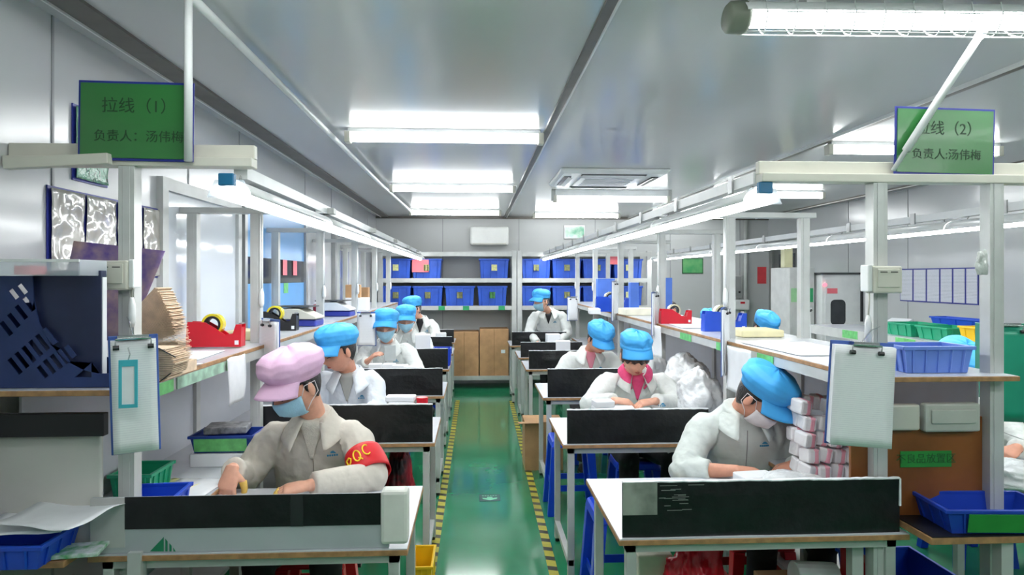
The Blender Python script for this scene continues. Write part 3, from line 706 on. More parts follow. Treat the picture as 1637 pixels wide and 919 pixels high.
def add_head(mb, M, n=40, k=30):
    vs_ = []; fs = []
    for i in range(k + 1):
        el = PI / 2 - PI * i / k
        for j in range(n): vs_.append(M @ head_pt(dirv(2 * PI * j / n, el)))
    for i in range(k):
        for j in range(n):
            q = (j + 1) % n; fs.append((i*n+j, (i+1)*n+j, (i+1)*n+q, i*n+q))
    mb.add(vs_, fs)
    for s in (-1, 1):
        mb.ball(M @ Vector((s * .075, .008, -.008)), .010, .020, .032, 10, 8, M=M.to_3x3() @ Matrix.Rotation(s * .35, 3, 'Z'))
def add_hand(mb, W, d, nrm, side, curl=.5, k=1.0, spread=.05, fk=1.0):
    "W wrist, d towards fingers, nrm out of the back of the hand, side = direction of the thumb; returns finger chains"
    d = d.normalized(); nrm = (nrm - d * nrm.dot(d)).normalized(); s = d.cross(nrm)
    if s.dot(side) < 0: s = -s
    rings = []
    for t, w_, h in ((-.01, .026, .020), (.02, .032, .018), (.05, .040, .016), (.078, .041, .013), (.088, .034, .010)):
        c = W + d * t * k
        rings.append([c + s * (math.cos(a) * w_ * k) + nrm * (math.sin(a) * h * k) for a in [2*PI*j/14 for j in range(14)]])
    mb.loft(rings)
    ch = []
    for i, (off, L, r) in enumerate(((.030, .072, .0088), (.010, .080, .009), (-.010, .074, .0086), (-.029, .058, .0076))):
        base = W + d * (.075 * k) + s * off * k
        pts = [W + d * .05 * k + s * off * k * .9, base]; a = .15; p = base
        for seg, fr in enumerate((.45, .32, .23)):
            a += curl * (.7, .9, .7)[seg]
            dd = (d * math.cos(a) - nrm * math.sin(a) + s * off * spread * 14).normalized()
            p = p + dd * L * k * fr; pts.append(p)
        rr = [r * k * fk * q for q in (1.0, 1.08, 1.02, .95, .72)]
        mb.tube(pts, rr, 8); mb.ball(pts[-1], rr[-1] * 1.02, n=8, k=6); ch.append((pts, rr))
    b0 = W + d * .02 * k + s * .022 * k
    t1 = b0 + (d * .55 + s * .62 - nrm * .3).normalized() * .042 * k
    t2 = t1 + (d * .85 + s * .25 - nrm * .55).normalized() * .032 * k
    t3 = t2 + (d * .95 - s * .12 - nrm * .5).normalized() * .024 * k
    rr = [.013 * k * fk, .0125 * k * fk, .0105 * k * fk, .008 * k * fk]
    mb.tube([b0, t1, t2, t3], rr, 8); mb.ball(t3, rr[-1] * 1.02, n=8, k=6); ch.append(([b0, t1, t2, t3], rr))
    return ch
SKIN = {'a': mat('skin_light', (226, 168, 142), .5, 0, .05, 25, sub=.06), 'b': mat('skin_warm', (214, 152, 126), .5, 0, .05, 25, sub=.06)}
M_hair = mat('black_hair', (30, 24, 24), .45, 0, .3, 60, .5, 140)
M_hair2 = mat('brown_hair', (76, 48, 40), .45, 0, .3, 60, .5, 140)
M_mask = mat('mask_blue', (158, 204, 226), .7, 0, .03, 30, .2, 200)
M_maskw = mat('mask_white', (240, 232, 234), .7, 0, .03, 30, .2, 200)
M_capb = mat('cap_blue', (66, 170, 238), .6, 0, .05, 9, .15, 40)
M_capp = mat('cap_pink', (232, 190, 222), .7, 0, .04, 9, .15, 40)
M_jw = mat('jacket_white', (226, 229, 226), .75, 0, .02, 10, .55, 13, bdist=.03, bdet=2.5)
M_jg = mat('jacket_greige', (206, 199, 188), .75, 0, .03, 10, .55, 13, bdist=.03, bdet=2.5)
M_jt = mat('jacket_green_white', (212, 218, 214), .75, 0, .03, 10, .55, 13, bdist=.03, bdet=2.5)
M_tr = mat('trousers_black', (26, 26, 32), .8, 0, .1, 20)
M_logo = mat('logo_blue', (70, 150, 190), .6)
def person(lab, base, head, hyaw, hpitch, hroll, neck, shL, shR, elL, elR, wrL, wrR, hdL=None, hdR=None, hipz=.52, jm=M_jw, cap=M_capb,
           mask=None, inner=None, hair=M_hair, vox=.009, fringe=False, skin='a', curl=(.5, .5), detail=2, legs=True, bare=0.0, stool=None, capk=1.0, hood=None, up=False, standing=False, hs=1.13, capup=0, bl=1.0):
    B = Vector(base)
    rel = lambda q: pt(*q) - B
    N_, SL, SR, EL, ER, WL, WR = map(rel, (neck, shL, shR, elL, elR, wrL, wrR)); H = rel(head)
    HM = T(H) @ RZ(hyaw) @ RX(hpitch) @ RY(hroll) @ Matrix.Scale(hs, 4)
    hip = Vector((0, 0, hipz))
    sx = (SR - SL).normalized()
    # ---- body
    mb = MB(); add_head(mb, HM)
    nb = HM @ Vector((0, .02, -.06)); mb.tube([nb, (nb + N_) / 2 + Vector((0, .008, 0)), N_, N_ - Vector((0, 0, .05))], [.054, .052, .056, .055], 14)
    mid = hip.lerp(N_, .5) + Vector((0, .03, 0))
    mb.tube([hip, mid, N_ - Vector((0, -.02, .08)), N_ + Vector((0, .01, -.02))], [.08, .075, .06, .05], 14)
    dL = (hdL and Vector(hdL) or (WL - EL)).normalized(); dR = (hdR and Vector(hdR) or (WR - ER)).normalized()
    for S_, E_, W_ in ((SL, EL, WL), (SR, ER, WR)):
        mb.tube([N_.lerp(S_, .3) - Vector((0, 0, .05)), S_.lerp(N_, .1), S_.lerp(E_, .5), E_, E_.lerp(W_, .35), E_.lerp(W_, .75), W_], [.035, .045, .042, .036, .037, .028, .024], 12)
        mb.ball(E_, .037, n=10, k=8)
    chains = []
    chains.append(add_hand(mb, WL, dL, Vector((0, -.25, 1)), Vector((1, 0, 0)), curl[0])); chains.append(add_hand(mb, WR, dR, Vector((0, -.25, 1)), Vector((-1, 0, 0)), curl[1]))
    me = remesh(mb, {2: .0042, 1: .006, 0: .008}[detail], 2)
    root = link_mesh('person', me, SKIN[skin]); root.location = B; tag(root, lab, 'person', 'seated workers' if not standing else None)
    # ---- jacket
    jb = MB()
    P1 = hip.lerp(N_, .55) + Vector((0, .05, 0))
    def bez(t): return hip * (1-t)**2 + P1 * 2*t*(1-t) + N_ * t*t
    prof = [(-.10, .175, .13), (0, .18, .135), (.2, .175, .135), (.45, .18, .135), (.65, .19, .128), (.8, .185, .115), (.9, .155, .10), (.97, .115, .085), (1.05, .078, .074), (1.10, .07, .07)]
    wk = (SR - SL).length / .36; rings = []
    for t, a, b_ in prof:
        c = bez(t); tt = (bez(t + .02) - bez(t - .02)).normalized()
        xx = sx.lerp(Vector((1, 0, 0)), max(0, 1 - t * 1.4)).normalized(); yy = tt.cross(xx).normalized()
        rings.append([c + xx * (a * wk * math.copysign(abs(math.cos(q)) ** .9, math.cos(q))) + yy * (b_ * math.sin(q)) for q in [2*PI*j/24 for j in range(24)]])
    jb.loft(rings)
    cut = []
    for S_, E_, W_, brr in ((SL, EL, WL, bare), (SR, ER, WR, 0.0)):
        cf = E_.lerp(W_, .93 - brr)
        inn = S_.lerp(N_, .32) - Vector((0, 0, .03))
        jb.tube([inn, S_.lerp(N_, .06), S_.lerp(E_, .12), S_.lerp(E_, .5), S_.lerp(E_, .85), E_, E_.lerp(W_, .15), E_.lerp(cf, .5), E_.lerp(cf, .92), cf], [.085, .078, .074, .068, .066, .062, .062, .056, .050, .050], 16)
        jb.ball(E_, .063, n=14, k=10)
    jme = remesh(jb, vox, 3)
    amp = .010
    jme.calc_loop_triangles() if False else None
    nrm = [v.normal.copy() for v in jme.vertices]
    seed = Vector((B.x * 3.1, B.y * 1.7, 0))
    for v, n_ in zip(jme.vertices, nrm):
        p = v.co
        de = min((p - EL).length, (p - ER).length); ds = min((p - SL).length, (p - SR).length)
        w_ = .35 + 1.1 * math.exp(-(de / .09) ** 2) + .7 * math.exp(-(ds / .10) ** 2)
        q = Vector((p.x * 9, p.y * 9, p.z * 5)) + seed; q2 = Vector((p.x * 17 + p.z * 9, p.y * 17, p.z * 8)) + seed
        f = (1 - abs(noise.noise(q)) * 2.2) * .7 + (1 - abs(noise.noise(q2)) * 2.4) * .45 - .5
        v.co = p + n_ * (amp * w_ * f)
    jme.update()
    jk = link_mesh('jacket', jme, jm, root)
    bvh = BVHTree.FromPolygons([v.co.copy() for v in jme.vertices], [tuple(p.vertices) for p in jme.polygons])
    def front(x, z, off=.003):
        r = bvh.ray_cast(Vector((x, -1.2, z)), Vector((0, 1, 0)))
        if r[0] is None: return Vector((x, N_.y - .05, z))
        return r[0] + Vector((0, -off, 0))
    # ---- collar
    cy = N_ + Vector((0, -.005, .0))
    def collar(u, v):
        a = math.radians(-152 + 304 * u)      # 0 = back
        fr = max(0, (abs(a) - 1.5) / 1.15)
        r = .070 + .060 * v + .014 * fr * v; z_ = .058 - .085 * v * (1 + .75 * fr) - .040 * fr * (1-v)
        xx = math.sin(a) * r; yy = math.cos(a) * r * .92 - .012 * fr
        p = cy + Vector((xx, yy - .02 * v * fr, z_))
        return p
    MB().grid(collar, 30, 5).build('collar', jm, jk, solid=.005, smooth=True)
    # placket line and opening
    cx = N_.x; zt_ = N_.z - .01
    zlow = max(hipz + .1, N_.z - .34)
    if inner:
        def vp(u, v):
            wv = .052 * (1 - v) + .004; zz = zt_ + .035 - .17 * v
            p = front(cx + (u - .5) * 2 * wv, zz, .005)
            if zz > zt_ - .03:
                p.y = min(p.y, N_.y - .052)
            return p
        MB().grid(vp, 8, 12).build('inner_shirt', inner, root, solid=.006, smooth=True)
    ts = [front(cx + .004, zt_ - .05 - (zt_ - .05 - zlow) * k / 10, .001) for k in range(11)]
    MB().tube(ts, .0022, 5).build('placket', mat('seam_grey', (150, 150, 150), .8) if jm is not M_jg else mat('seam_brown', (140, 132, 120), .8), jk)
    # chest logo
    lx, lz = cx + .085, N_.z - .13
    mb = MB()
    for k in range(5):
        xx = lx - .022 + k * .009; pp = front(xx, lz, .003); mb.box(pp.x, pp.x + .0065, pp.y - .001, pp.y + .004, pp.z - .004, pp.z + .003)
    pp = front(lx, lz + .012, .003); mb.add([(pp.x - .014, pp.y, pp.z - .004), (pp.x + .016, pp.y, pp.z - .004), (pp.x + .004, pp.y, pp.z + .007), (pp.x - .004, pp.y, pp.z + .006)], [(0, 1, 2, 3)])
    mb.build('chest_logo', M_logo, jk)
    # ---- hair
    def hb(u, v):
        az = math.radians(80 + u * 200); sd = abs(2 * u - 1)
        el = math.radians(72 - (72 + 38 * (1 - sd ** 3) + 2) * v)
        return HM @ (head_pt(dirv(az, el), False) * (1.05 + .006 * math.sin(u * 70)))
    hbm = MB().grid(hb, 36, 12)
    def hf(u, v):
        az = math.radians(-84 + 168 * u); sd = abs(2 * u - 1)
        el = math.radians(70 - ((68 if fringe else 44) + 16 * sd ** 2 + (4 * math.sin(u * 37) if fringe else 2 * math.sin(u * 30))) * v)
        return HM @ (head_pt(dirv(az, el), False) * (1.055 + .008 * math.sin(u * 60)))
    hbm.grid(hf, 40, 8)
    hbm.build('hair', hair, root, solid=.008, smooth=True)
    # ---- face details
    if detail >= 1:
        for s in (-1, 1):
            ce = HM @ (head_pt(Vector((s * .40, -.91, -.02)).normalized(), False) * 1.0)
            pts = [HM @ (head_pt(Vector((s * (.40 + dx), -.9, -.04 - .35 * dx * dx * 4)).normalized(), False) * 1.012) for dx in (-.17, -.09, 0, .09, .17)]
            MB().tube(pts, [.0008, .002, .0024, .002, .0008], 6).build('eyelash', M_hair, root)
            pts = [HM @ (head_pt(Vector((s * (.42 + dx), -.88, .20 - .3 * dx * dx * 4)).normalized(), False) * 1.012) for dx in (-.2, -.08, .08, .2)]
            MB().tube(pts, [.0015, .003, .003, .001], 6).build('eyebrow', hair, root)
        if not mask:
            pts = [HM @ (head_pt(Vector((dx, -.82, -.56 - .06 * dx)).normalized(), False) * 1.02) for dx in (-.22, -.1, 0, .1, .22)]
            MB().tube(pts, [.001, .004, .0045, .004, .001], 6).build('lips', mat('lips', (196, 92, 88), .45), root)
    # ---- mask
    if mask:
        def mk(u, v):
            az = math.radians(-66 + 132 * u); el = math.radians(-6 - 66 * v)
            d = dirv(az, el); p = head_pt(d, False)
            cc = 1 - abs(2 * u - 1) ** 2
            p = p * (1.05 + .02 * cc); p.y -= .020 * cc * math.exp(-((v - .28) / .35) ** 2)
            p *= 1 + .006 * math.sin(v * 22) * cc
            if v > .7: p = p + Vector((0, .012 * (v - .7) / .3, 0))
            return HM @ p
        mo = MB().grid(mk, 20, 16).build('face_mask', mask, root, solid=.003, smooth=True)
        for s in (-1, 1):
            u = 0.0 if s < 0 else 1.0
            ear = HM @ Vector((s * .082, .028, .012)); ear2 = HM @ Vector((s * .082, .026, -.03))
            MB().tube([mk(u, .05), HM @ Vector((s * .084, -.02, .02)), ear, ear2, HM @ Vector((s * .078, -.012, -.05)), mk(u, .75)], .0018, 5).build('ear_loop', M_maskw, mo, smooth=True)
    # ---- cap
    if cap:
        ck = capk; tilt = T((0, 0, .0)) @ RX(-6)
        CM = HM @ T((0, .004, .036 + capup)) @ RX(-13)
        def cp(u, v):
            az = 2 * PI * u; 
            prof_ = [(0, 1.02, 0.0), (.12, 1.03, .18), (.24, 1.07, .34), (.42, 1.10, .60), (.60, 1.04, .86), (.76, .84, 1.07), (.90, .50, 1.20), (1.0, .02, 1.25)]
            for a_, b__ in zip(prof_[:-1], prof_[1:]):
                if v <= b__[0] + 1e-9: break
            t_ = (v - a_[0]) / (b__[0] - a_[0]); t_ = t_ * t_ * (3 - 2 * t_) * .5 + t_ * .5
            R_ = (a_[1] + (b__[1] - a_[1]) * t_); zz = (a_[2] + (b__[2] - a_[2]) * t_) * .080 * ck
            pl = math.sin(az * 17 + 2 * math.sin(az * 3)) * .018 * math.exp(-((v - .26) / .13) ** 2)
            nn = noise.noise(Vector((math.cos(az) * 1.8, math.sin(az) * 1.8, v * 3)) + seed) * .09 * min(1, v * 3)
            R_ = R_ * (1 + (ck - 1) * min(1, v * 4) + pl + nn * (1 if v < .9 else .3))
            return CM @ Vector((math.sin(az) * .083 * R_, -math.cos(az) * .101 * R_, zz + (noise.noise(Vector((math.cos(az) * 2, math.sin(az) * 2, 7)) + seed) * .012 if v > .3 else 0)))
        co = MB().grid(cp, 68, 26, wrap=True).build('cap', cap, root, solid=.003, smooth=True)
        def brim(u, v):
            a = math.radians(-74 + 148 * u); ext = math.cos(a * .95) ** .7 if abs(a) < 1.5 else 0
            r1 = .083 * 1.01; r2 = .101 * 1.01
            x_ = math.sin(a) * (r1 + .012 * v * ext); y_ = -math.cos(a) * (r2) - .062 * bl * v * ext
            return CM @ Vector((x_, y_, .004 - .022 * v * v - .014 * v - .020 * v * (math.sin(a) ** 2)))
        MB().grid(brim, 24, 8).build('brim', cap, co, solid=.004, smooth=True)
        def band(u, v):
            az = 2 * PI * u; return CM @ Vector((math.sin(az) * .083 * 1.025, -math.cos(az) * .101 * 1.025, -.004 + .024 * v))
        MB().grid(band, 40, 2, wrap=True).build('band', cap, co, solid=.003, smooth=True)
    if hood:
        def hd(u, v):
            a = math.radians(-150 + 300 * u); fr = max(0, (abs(a) - 1.6))
            r = .066 + .03 * math.sin(v * PI) ; z_ = .075 - .085 * v - .06 * fr
            return cy + Vector((math.sin(a) * (r + .012), math.cos(a) * r * .95 - .025 * fr, z_))
        MB().grid(hd, 28, 8).build('hood', hood, root, solid=.012, smooth=True)
    # ---- trousers, shoes
    if legs:
        tb = MB()
        for s in (-1, 1):
            h0 = Vector((s * .09, 0, hipz - .04))
            if standing: kn = Vector((s * .10, -.02, .48)); an = Vector((s * .10, .02, .09))
            else: kn = Vector((s * .13, -.40, hipz - .04)); an = Vector((s * .13, -.36, .09))
            tb.tube([h0 + Vector((0, .06, .02)), h0, h0.lerp(kn, .5), kn, kn.lerp(an, .3), kn.lerp(an, .9), an], [.10, .10, .085, .066, .062, .05, .052], 14)
            tb.ball(kn, .067, n=12, k=8)
            sh = MB().ball((an.x, an.y - .07, .04), .045, .125, .038).box(an.x - .04, an.x + .04, an.y - .18, an.y + .045, 0, .02).build('shoe', M_blk, root, smooth=False)
        tb.ball((0, .02, hipz - .01), .19, .14, .12)
        tme = remesh(tb, .012, 3); link_mesh('trousers', tme, M_tr, root)
    return root, dict(front=front, SL=SL, SR=SR, EL=EL, ER=ER, chains=chains, jacket=jk, B=B, N=N_, bvh=bvh, HM=HM)
def fb(px, Y): return (xat(px, Y), Y, 0)
P = {}
P['pink'] = person('worker in a pink cap and greige jacket with a red PQC armband', fb(505, 3.12), (474, 616, 2.86), -40, 26, 0, (504, 674, 2.97), (436, 702, 3.0), (568, 702, 2.97),
    (392, 766, 2.97), (596, 762, 2.82), (371, 748, 2.80), (492, 776, 2.66), (-.10, -.45, -.85), (-1, -.18, -.12), jm=M_jg, cap=M_capp, mask=M_mask, vox=.007, inner=mat('cream_knit', (214, 208, 196), .9, 0, .05, 60, .4, 200), curl=(.55, .35), capk=1.17, hs=1.1)
P['bend'] = person('worker in a blue cap bending low over white packets at the nearest right desk', fb(1205, 3.2), (1214, 636, 2.98), 42, 44, 0, (1184, 662, 3.08), (1122, 686, 3.1), (1252, 688, 3.12),
    (1092, 752, 2.98), (1290, 768, 3.1), (1180, 752, 2.84), (1270, 742, 2.92), (1, -.12, -.12), (-.75, -.25, -.35), jm=M_jt, cap=M_capb, mask=M_maskw, vox=.007, skin='b', curl=(.3, .55), bare=.42, capk=1.14, hs=1.08)
P['hood'] = person('worker in a blue cap with a bright pink hood, hands together', fb(1015, 4.55), (1015, 568, 4.28), 3, 24, 0, (1015, 601, 4.42), (968, 614, 4.44), (1062, 614, 4.44),
    (942, 646, 4.3), (1086, 648, 4.3), (984, 640, 4.08), (1046, 641, 4.08), (.9, -.1, -.1), (-.9, -.1, -.1), jm=M_jw, hair=M_hair2, fringe=True, inner=mat('pink_hoodie', (240, 84, 136), .85, 0, .05, 30, .3, 100), hood=mat('pink_hoodie'), skin='a', detail=1, curl=(.6, .6), capk=.94, capup=.016, bl=.6)
P['shirt'] = person('worker in a blue cap and open jacket over a pale pink shirt, head bowed', fb(945, 5.95), (957, 542, 5.72), 22, 38, 0, (942, 564, 5.86), (910, 576, 5.9), (978, 576, 5.9),
    (893, 603, 5.8), (992, 605, 5.8), (925, 610, 5.5), (960, 612, 5.5), (.9, -.1, -.1), (-.9, -.1, -.1), jm=M_jw, inner=mat('pale_pink_shirt', (236, 150, 168), .85), skin='b', detail=1, vox=.011, capk=1.05)
P['stand'] = person('standing worker in a blue cap and mask leaning over the far right desks', fb(882, 9.0), (866, 481, 8.72), -58, 12, 0, (876, 499, 8.88), (853, 508, 8.9), (900, 507, 8.9),
    (846, 532, 8.8), (908, 532, 8.8), (860, 549, 8.55), (892, 549, 8.5), (.2, -.6, -.5), (-.2, -.6, -.5), hipz=.92, jm=M_jw, mask=M_mask, inner=M_blk, detail=0, vox=.012, standing=True, capk=1.0)
P['l2'] = person('worker in a blue cap with bare face turned left behind the pink capped one', fb(556, 4.35), (541, 560, 4.12), -46, 18, 0, (558, 600, 4.22), (516, 612, 4.25), (597, 610, 4.25),
    (498, 655, 4.15), (603, 655, 4.15), (520, 668, 3.95), (575, 668, 3.95), (.6, -.5, -.2), (-.6, -.5, -.2), jm=mat('jacket_bluish', (224, 229, 236), .75, 0, .02, 10, .55, 13, bdist=.03, bdet=2.5), skin='b', detail=1, inner=mat('grey_shirt', (170, 170, 165), .9), capk=1.05)
P['l3'] = person('worker in a blue cap and mask facing forward, holding a grey piece', fb(620, 5.9), (617, 522, 5.66), 0, 10, 0, (618, 552, 5.78), (586, 563, 5.82), (652, 563, 5.82),
    (574, 590, 5.7), (668, 592, 5.7), (588, 577, 5.45), (648, 600, 5.4), (.6, -.2, .6), (-.8, -.3, -.2), jm=M_jw, mask=M_mask, detail=1, vox=.010, inner=None)
P['l4'] = person('masked worker in a blue cap directly behind the forward-facing one', fb(655, 7.2), (649, 511, 7.0), 5, 12, 0, (652, 534, 7.1), (626, 545, 7.15), (678, 543, 7.15),
    (618, 565, 7.0), (686, 565, 7.0), (635, 572, 6.8), (668, 572, 6.8), jm=M_jw, mask=M_mask, detail=0, vox=.012)
P['l5'] = person('farthest seated worker on the left in a blue cap, face turned aside', fb(676, 8.5), (660, 493, 8.3), -40, 15, 0, (672, 512, 8.4), (653, 520, 8.42), (692, 520, 8.42),
    (650, 538, 8.3), (697, 538, 8.3), (660, 547, 8.1), (686, 547, 8.1), jm=M_jw, mask=M_maskw, inner=M_blk, detail=0, vox=.012)
P['r1'] = person('worker in a blue cap beyond the right bench, seen above the foam slab', fb(1224, 6.2), (1222, 523, 6.0), 15, 40, 0, (1222, 546, 6.15), (1192, 556, 6.2), (1252, 556, 6.2),
    (1180, 585, 6.1), (1262, 585, 6.1), (1205, 592, 5.9), (1240, 592, 5.9), jm=M_jw, detail=0, vox=.012)
P['r2'] = person('worker in a pale blue cap half hidden by the post beyond the right bench', fb(1136, 7.8), (1133, 515, 7.6), 0, 30, 0, (1134, 535, 7.7), (1110, 545, 7.75), (1158, 545, 7.75),
    (1102, 565, 7.7), (1166, 565, 7.7), (1120, 572, 7.5), (1150, 572, 7.5), jm=M_jw, detail=0, vox=.012)
P['r3'] = person('dark-haired worker far beyond the right bench behind the red tape dispenser', fb(1073, 9.4), (1073, 497, 9.2), 0, 10, 0, (1073, 515, 9.3), (1052, 523, 9.3), (1094, 523, 9.3),
    (1046, 540, 9.3), (1100, 540, 9.3), (1058, 545, 9.1), (1088, 545, 9.1), jm=M_blk, cap=None, detail=0, vox=.012)
P['r0'] = person('worker in a pale blue cap partly hidden behind the right near post', fb(1548, 3.75), (1530, 590, 3.5), -5, 42, 0, (1530, 640, 3.6), (1476, 655, 3.6), (1592, 655, 3.6),
    (1462, 725, 3.5), (1650, 730, 3.35), (1500, 760, 3.3), (1625, 716, 3.1), (.3, -.6, -.4), (-.75, -.3, -.25), jm=M_jw, detail=1, skin='b', curl=(.5, .6), capk=1.1)
# armband with lettering on the pink capped worker
r_, i_ = P['pink']; S_, E_ = i_['SR'], i_['ER']; ax = (E_ - S_).normalized()
M_ab = mat('armband_red', (212, 22, 34), .55, 0, .04, 20)
a = S_.lerp(E_, .42); b = S_.lerp(E_, .98)
xx = ax.cross(Vector((0, 1, 0))).normalized(); yy = xx.cross(ax)
def abf(u, v):
    c = a.lerp(b, v); ang = 2 * PI * u; r = .078 + .004 * math.sin(v * PI) + .002 * math.sin(ang * 3)
    return c + (xx * math.cos(ang) + yy * math.sin(ang)) * r
ab = MB().grid(abf, 36, 8, wrap=True).build('armband', M_ab, i_['jacket'], solid=.003, smooth=True)
fr = (yy if yy.y < 0 else -yy)
def letter(u, v):   # u across the arm (radians-ish metres), v along
    c = a.lerp(b, v); ang = u / .084
    side = xx if xx.x > 0 else -xx
    return c + (side * math.sin(ang) + fr * math.cos(ang)) * .0865
L_ = (b - a).length
strokes = {'P': [[(0, 0), (0, 1)], [(0, 1), (.5, 1.0), (.7, .78), (.5, .52), (0, .48)]],
           'Q': [[(.35 + .38 * math.cos(t), .5 + .5 * math.sin(t)) for t in [2*PI*k/16 for k in range(17)]], [(.45, .25), (.8, -.08)]],
           'C': [[(.4 + .38 * math.cos(t), .5 + .5 * math.sin(t)) for t in [math.radians(50 + 260 * k / 12) for k in range(13)]]]}
M_yl = mat('yellow_thread', (245, 214, 40), .5)
for k, ch in enumerate('PQC'):
    mb = MB()
    for st in strokes[ch]:
        mb.tube([letter(-.046 + k * .041 + x_ * .037, .72 - z_ * .42 - .05 * k) for x_, z_ in st], .0032, 6)
    mb.build('lettering', M_yl, ab)
# yellow finger cots
for (pts, rr) in (i_['chains'][0][0], i_['chains'][0][4], i_['chains'][1][0], i_['chains'][1][1]):
    q = pts[-3:]; MB().tube([q[0], q[1], q[2], q[2] + (q[2] - q[1]).normalized() * .006], [rr[-3] * 1.25, rr[-2] * 1.2, rr[-1] * 1.3, rr[-1] * .7], 12).build('finger_cot', mat('cot_yellow', (226, 186, 90), .5), r_, smooth=True)
# things held
def held(name, lab, key, side, w_, d_, h, m, off=(0, 0, 0), rz=0, rx=0, cat='packet'):
    i = P[key][1]; c = i['B'] + sum((i['chains'][side][k][0][-1] for k in (0, 1)), Vector((0, 0, 0))) / 2 + Vector(off)
    o = MB().box(-w_/2, w_/2, -d_/2, d_/2, 0, h).build(name, m, bevel=.002); o.location = c; o.rotation_euler = (math.radians(rx), 0, math.radians(rz)); tag(o, lab, cat)
held('paper_slip', 'small white slip between the hands of the pink capped worker', 'pink', 0, .10, .05, .004, M_paper, (.07, -.01, -.004))
held('white_packet', 'folded white packet in the fingers of the bending worker', 'bend', 0, .11, .06, .018, M_wbox, (.03, 0, .0), 20, 0)
held('white_packet', 'tiny white part in the joined hands of the pink hooded worker', 'hood', 0, .07, .04, .012, M_wbox, (.01, 0, 0))
held('grey_piece', 'grey rectangular piece held up by the forward-facing masked worker', 'l3', 0, .09, .025, .12, mat('grey_part', (176, 182, 182), .4), (.05, -.01, -.05), 10)
# ================================================================= storage racks and totes at the back
def rack(px0, px1, lab):
    Y = 9.85; x0 = xat(px0, Y); x1 = xat(px1, Y); D = .5
    e = empty('storage_rack', lab, 'rack', (x0, Y, 0)); W = x1 - x0
    zs = [zat(602, Y), zat(490, Y), zat(446, Y), zat(404, Y)]
    for X in (0, W - .07):
        for y in (0, D - .05): MB().box(X, X + .07, y, y + .05, 0, zs[3] + .03).build('upright', M_steel, e, bevel=.003)
    for z in zs: MB().box(.07, W - .07, 0, D, z - .03, z).box(.07, W - .07, -.004, .0, z - .05, z + .012).build('shelf', M_steel, e)
    return x0, x1, zs
xa0, xa1, zs = rack(604, 826, 'left grey storage rack against the back wall')
xb0, xb1, zs = rack(827, 1042, 'right grey storage rack against the back wall')
def tote_proto():
    e = empty('storage_tote', None, 'storage box', (0, 0, 0)); W, D, H = .42, .38, .30
    MB().loft([[Vector((sx * W/2 * s_, sy * D/2 * s_, z)) for sx, sy in ((-1,-1),(1,-1),(1,1),(-1,1))] for s_, z in ((.92, 0), (1.0, H - .02))]).build('body', M_tote, e, bevel=.008)
    MB().box(-W/2 - .012, W/2 + .012, -D/2 - .012, D/2 + .012, H - .03, H - .005).build('rim', M_tote, e, bevel=.006)
    mb = MB()
    for x in (-.16, -.05, .05, .16): mb.bar((x * .93, -D/2 * .92 - .002, .01), (x, -D/2 - .002, H - .03), .012, .008)
    mb.build('rib', M_tote, e)
    return e
tp = tote_proto(); first = True
row = {0: [(633, .5, .3), (682, .2, .1), None, (790, 0, 0), (857, .2, .4), (906, .2, .3), (955, .2, .3), (1004, 0, 0)],
       1: [(633, .5, .2), (684, .2, .3), (735, .25, .3), (787, .25, .2), (857, 0, 0), (906, .25, .3), (955, 0, 0), (1004, 0, 0)]}
names = {0: ['far left', 'second, behind a pink note,', '', 'right-hand', 'third from right in the view above the standing worker', '', '', '', ''], }
nth = ['leftmost', 'second', 'third', 'fourth', 'fifth', 'sixth', 'seventh', 'eighth', 'ninth']
for r in (0, 1):
    zz = zs[2] if r == 0 else zs[1]; c_ = 0
    for k, t_ in enumerate(row[r]):
        if t_ is None: continue
        o = tp if first else copy_tree(tp); first = False
        o.location = (xat(t_[0], 9.9), 10.08, zz); c_ += 1
        if k in (7, 8): o.location.x = xat([0]*7 and 0 or t_[0], 9.9)
        rackn = 'left' if k < 4 else 'right'; pos = nth[(c_ - 1) if k < 4 else k - 4]
        if r == 0 and k == 3: pos = 'lone right-hand'
        tag(o, '%s blue tote on the %s shelf of the %s rack' % (pos, 'upper' if r == 0 else 'middle', rackn), 'storage box', 'blue totes on the back racks')
        if t_[1]:
            s_ = MB().box(-.04, .04, -.225, -.215, .12, .21).build('label', M_tag if k != 3 else M_gtape, o)
for k, (px, w_) in enumerate(((742, .42), (790, .42))):
    e = empty('cardboard_box', ['plain tall cardboard box at the left on the bottom rack shelf', 'tall cardboard box with a small pale sticker on the bottom rack shelf'][k], 'cardboard box', (xat(px, 9.9), 10.1, zs[0]), 0, 'tall cartons on the bottom rack shelf')
    H = .64 if k == 0 else .68
    MB().box(-w_/2, w_/2, -.2, .2, 0, H).build('carton', M_card, e, bevel=.006)
    MB().box(-.004, .004, -.202, -.2, 0, H).box(-w_/2, w_/2, -.01, .01, H, H + .002).build('seam_tape', mat('seam_tape', (150, 112, 74), .4), e)
    if k: MB().box(.1, .16, -.203, -.2, .33, .38).build('sticker', M_paper, e)
for k, px in enumerate((706, 745, 802)):
    o = MB().box(-.045, .045, 0, .004, -.03, .03).build('shelf_tag', mat('tag_green', (40, 160, 100), .4)); place(o, (xat(px, 9.84), 9.838, zs[1] - .02)); tag(o, ['green tag on the middle shelf behind the far left caps', 'middle green tag on the rack shelf', 'green tag on the rack shelf just left of the rack upright'][k], 'tag', 'green shelf tags')
p = pt(672, 425, 9.87); o = MB().box(-.12, .12, 0, .004, -.09, .09).build('note_sheet', M_pink); place(o, p); tag(o, 'pink note sheet hanging at the end of the left lamp row', 'note')
p = pt(985, 416, 9.87); o = MB().box(-.10, .10, 0, .004, -.06, .06).build('note_sheet', M_pink); place(o, p); tag(o, 'pink note sheet hanging before the right rack', 'note')
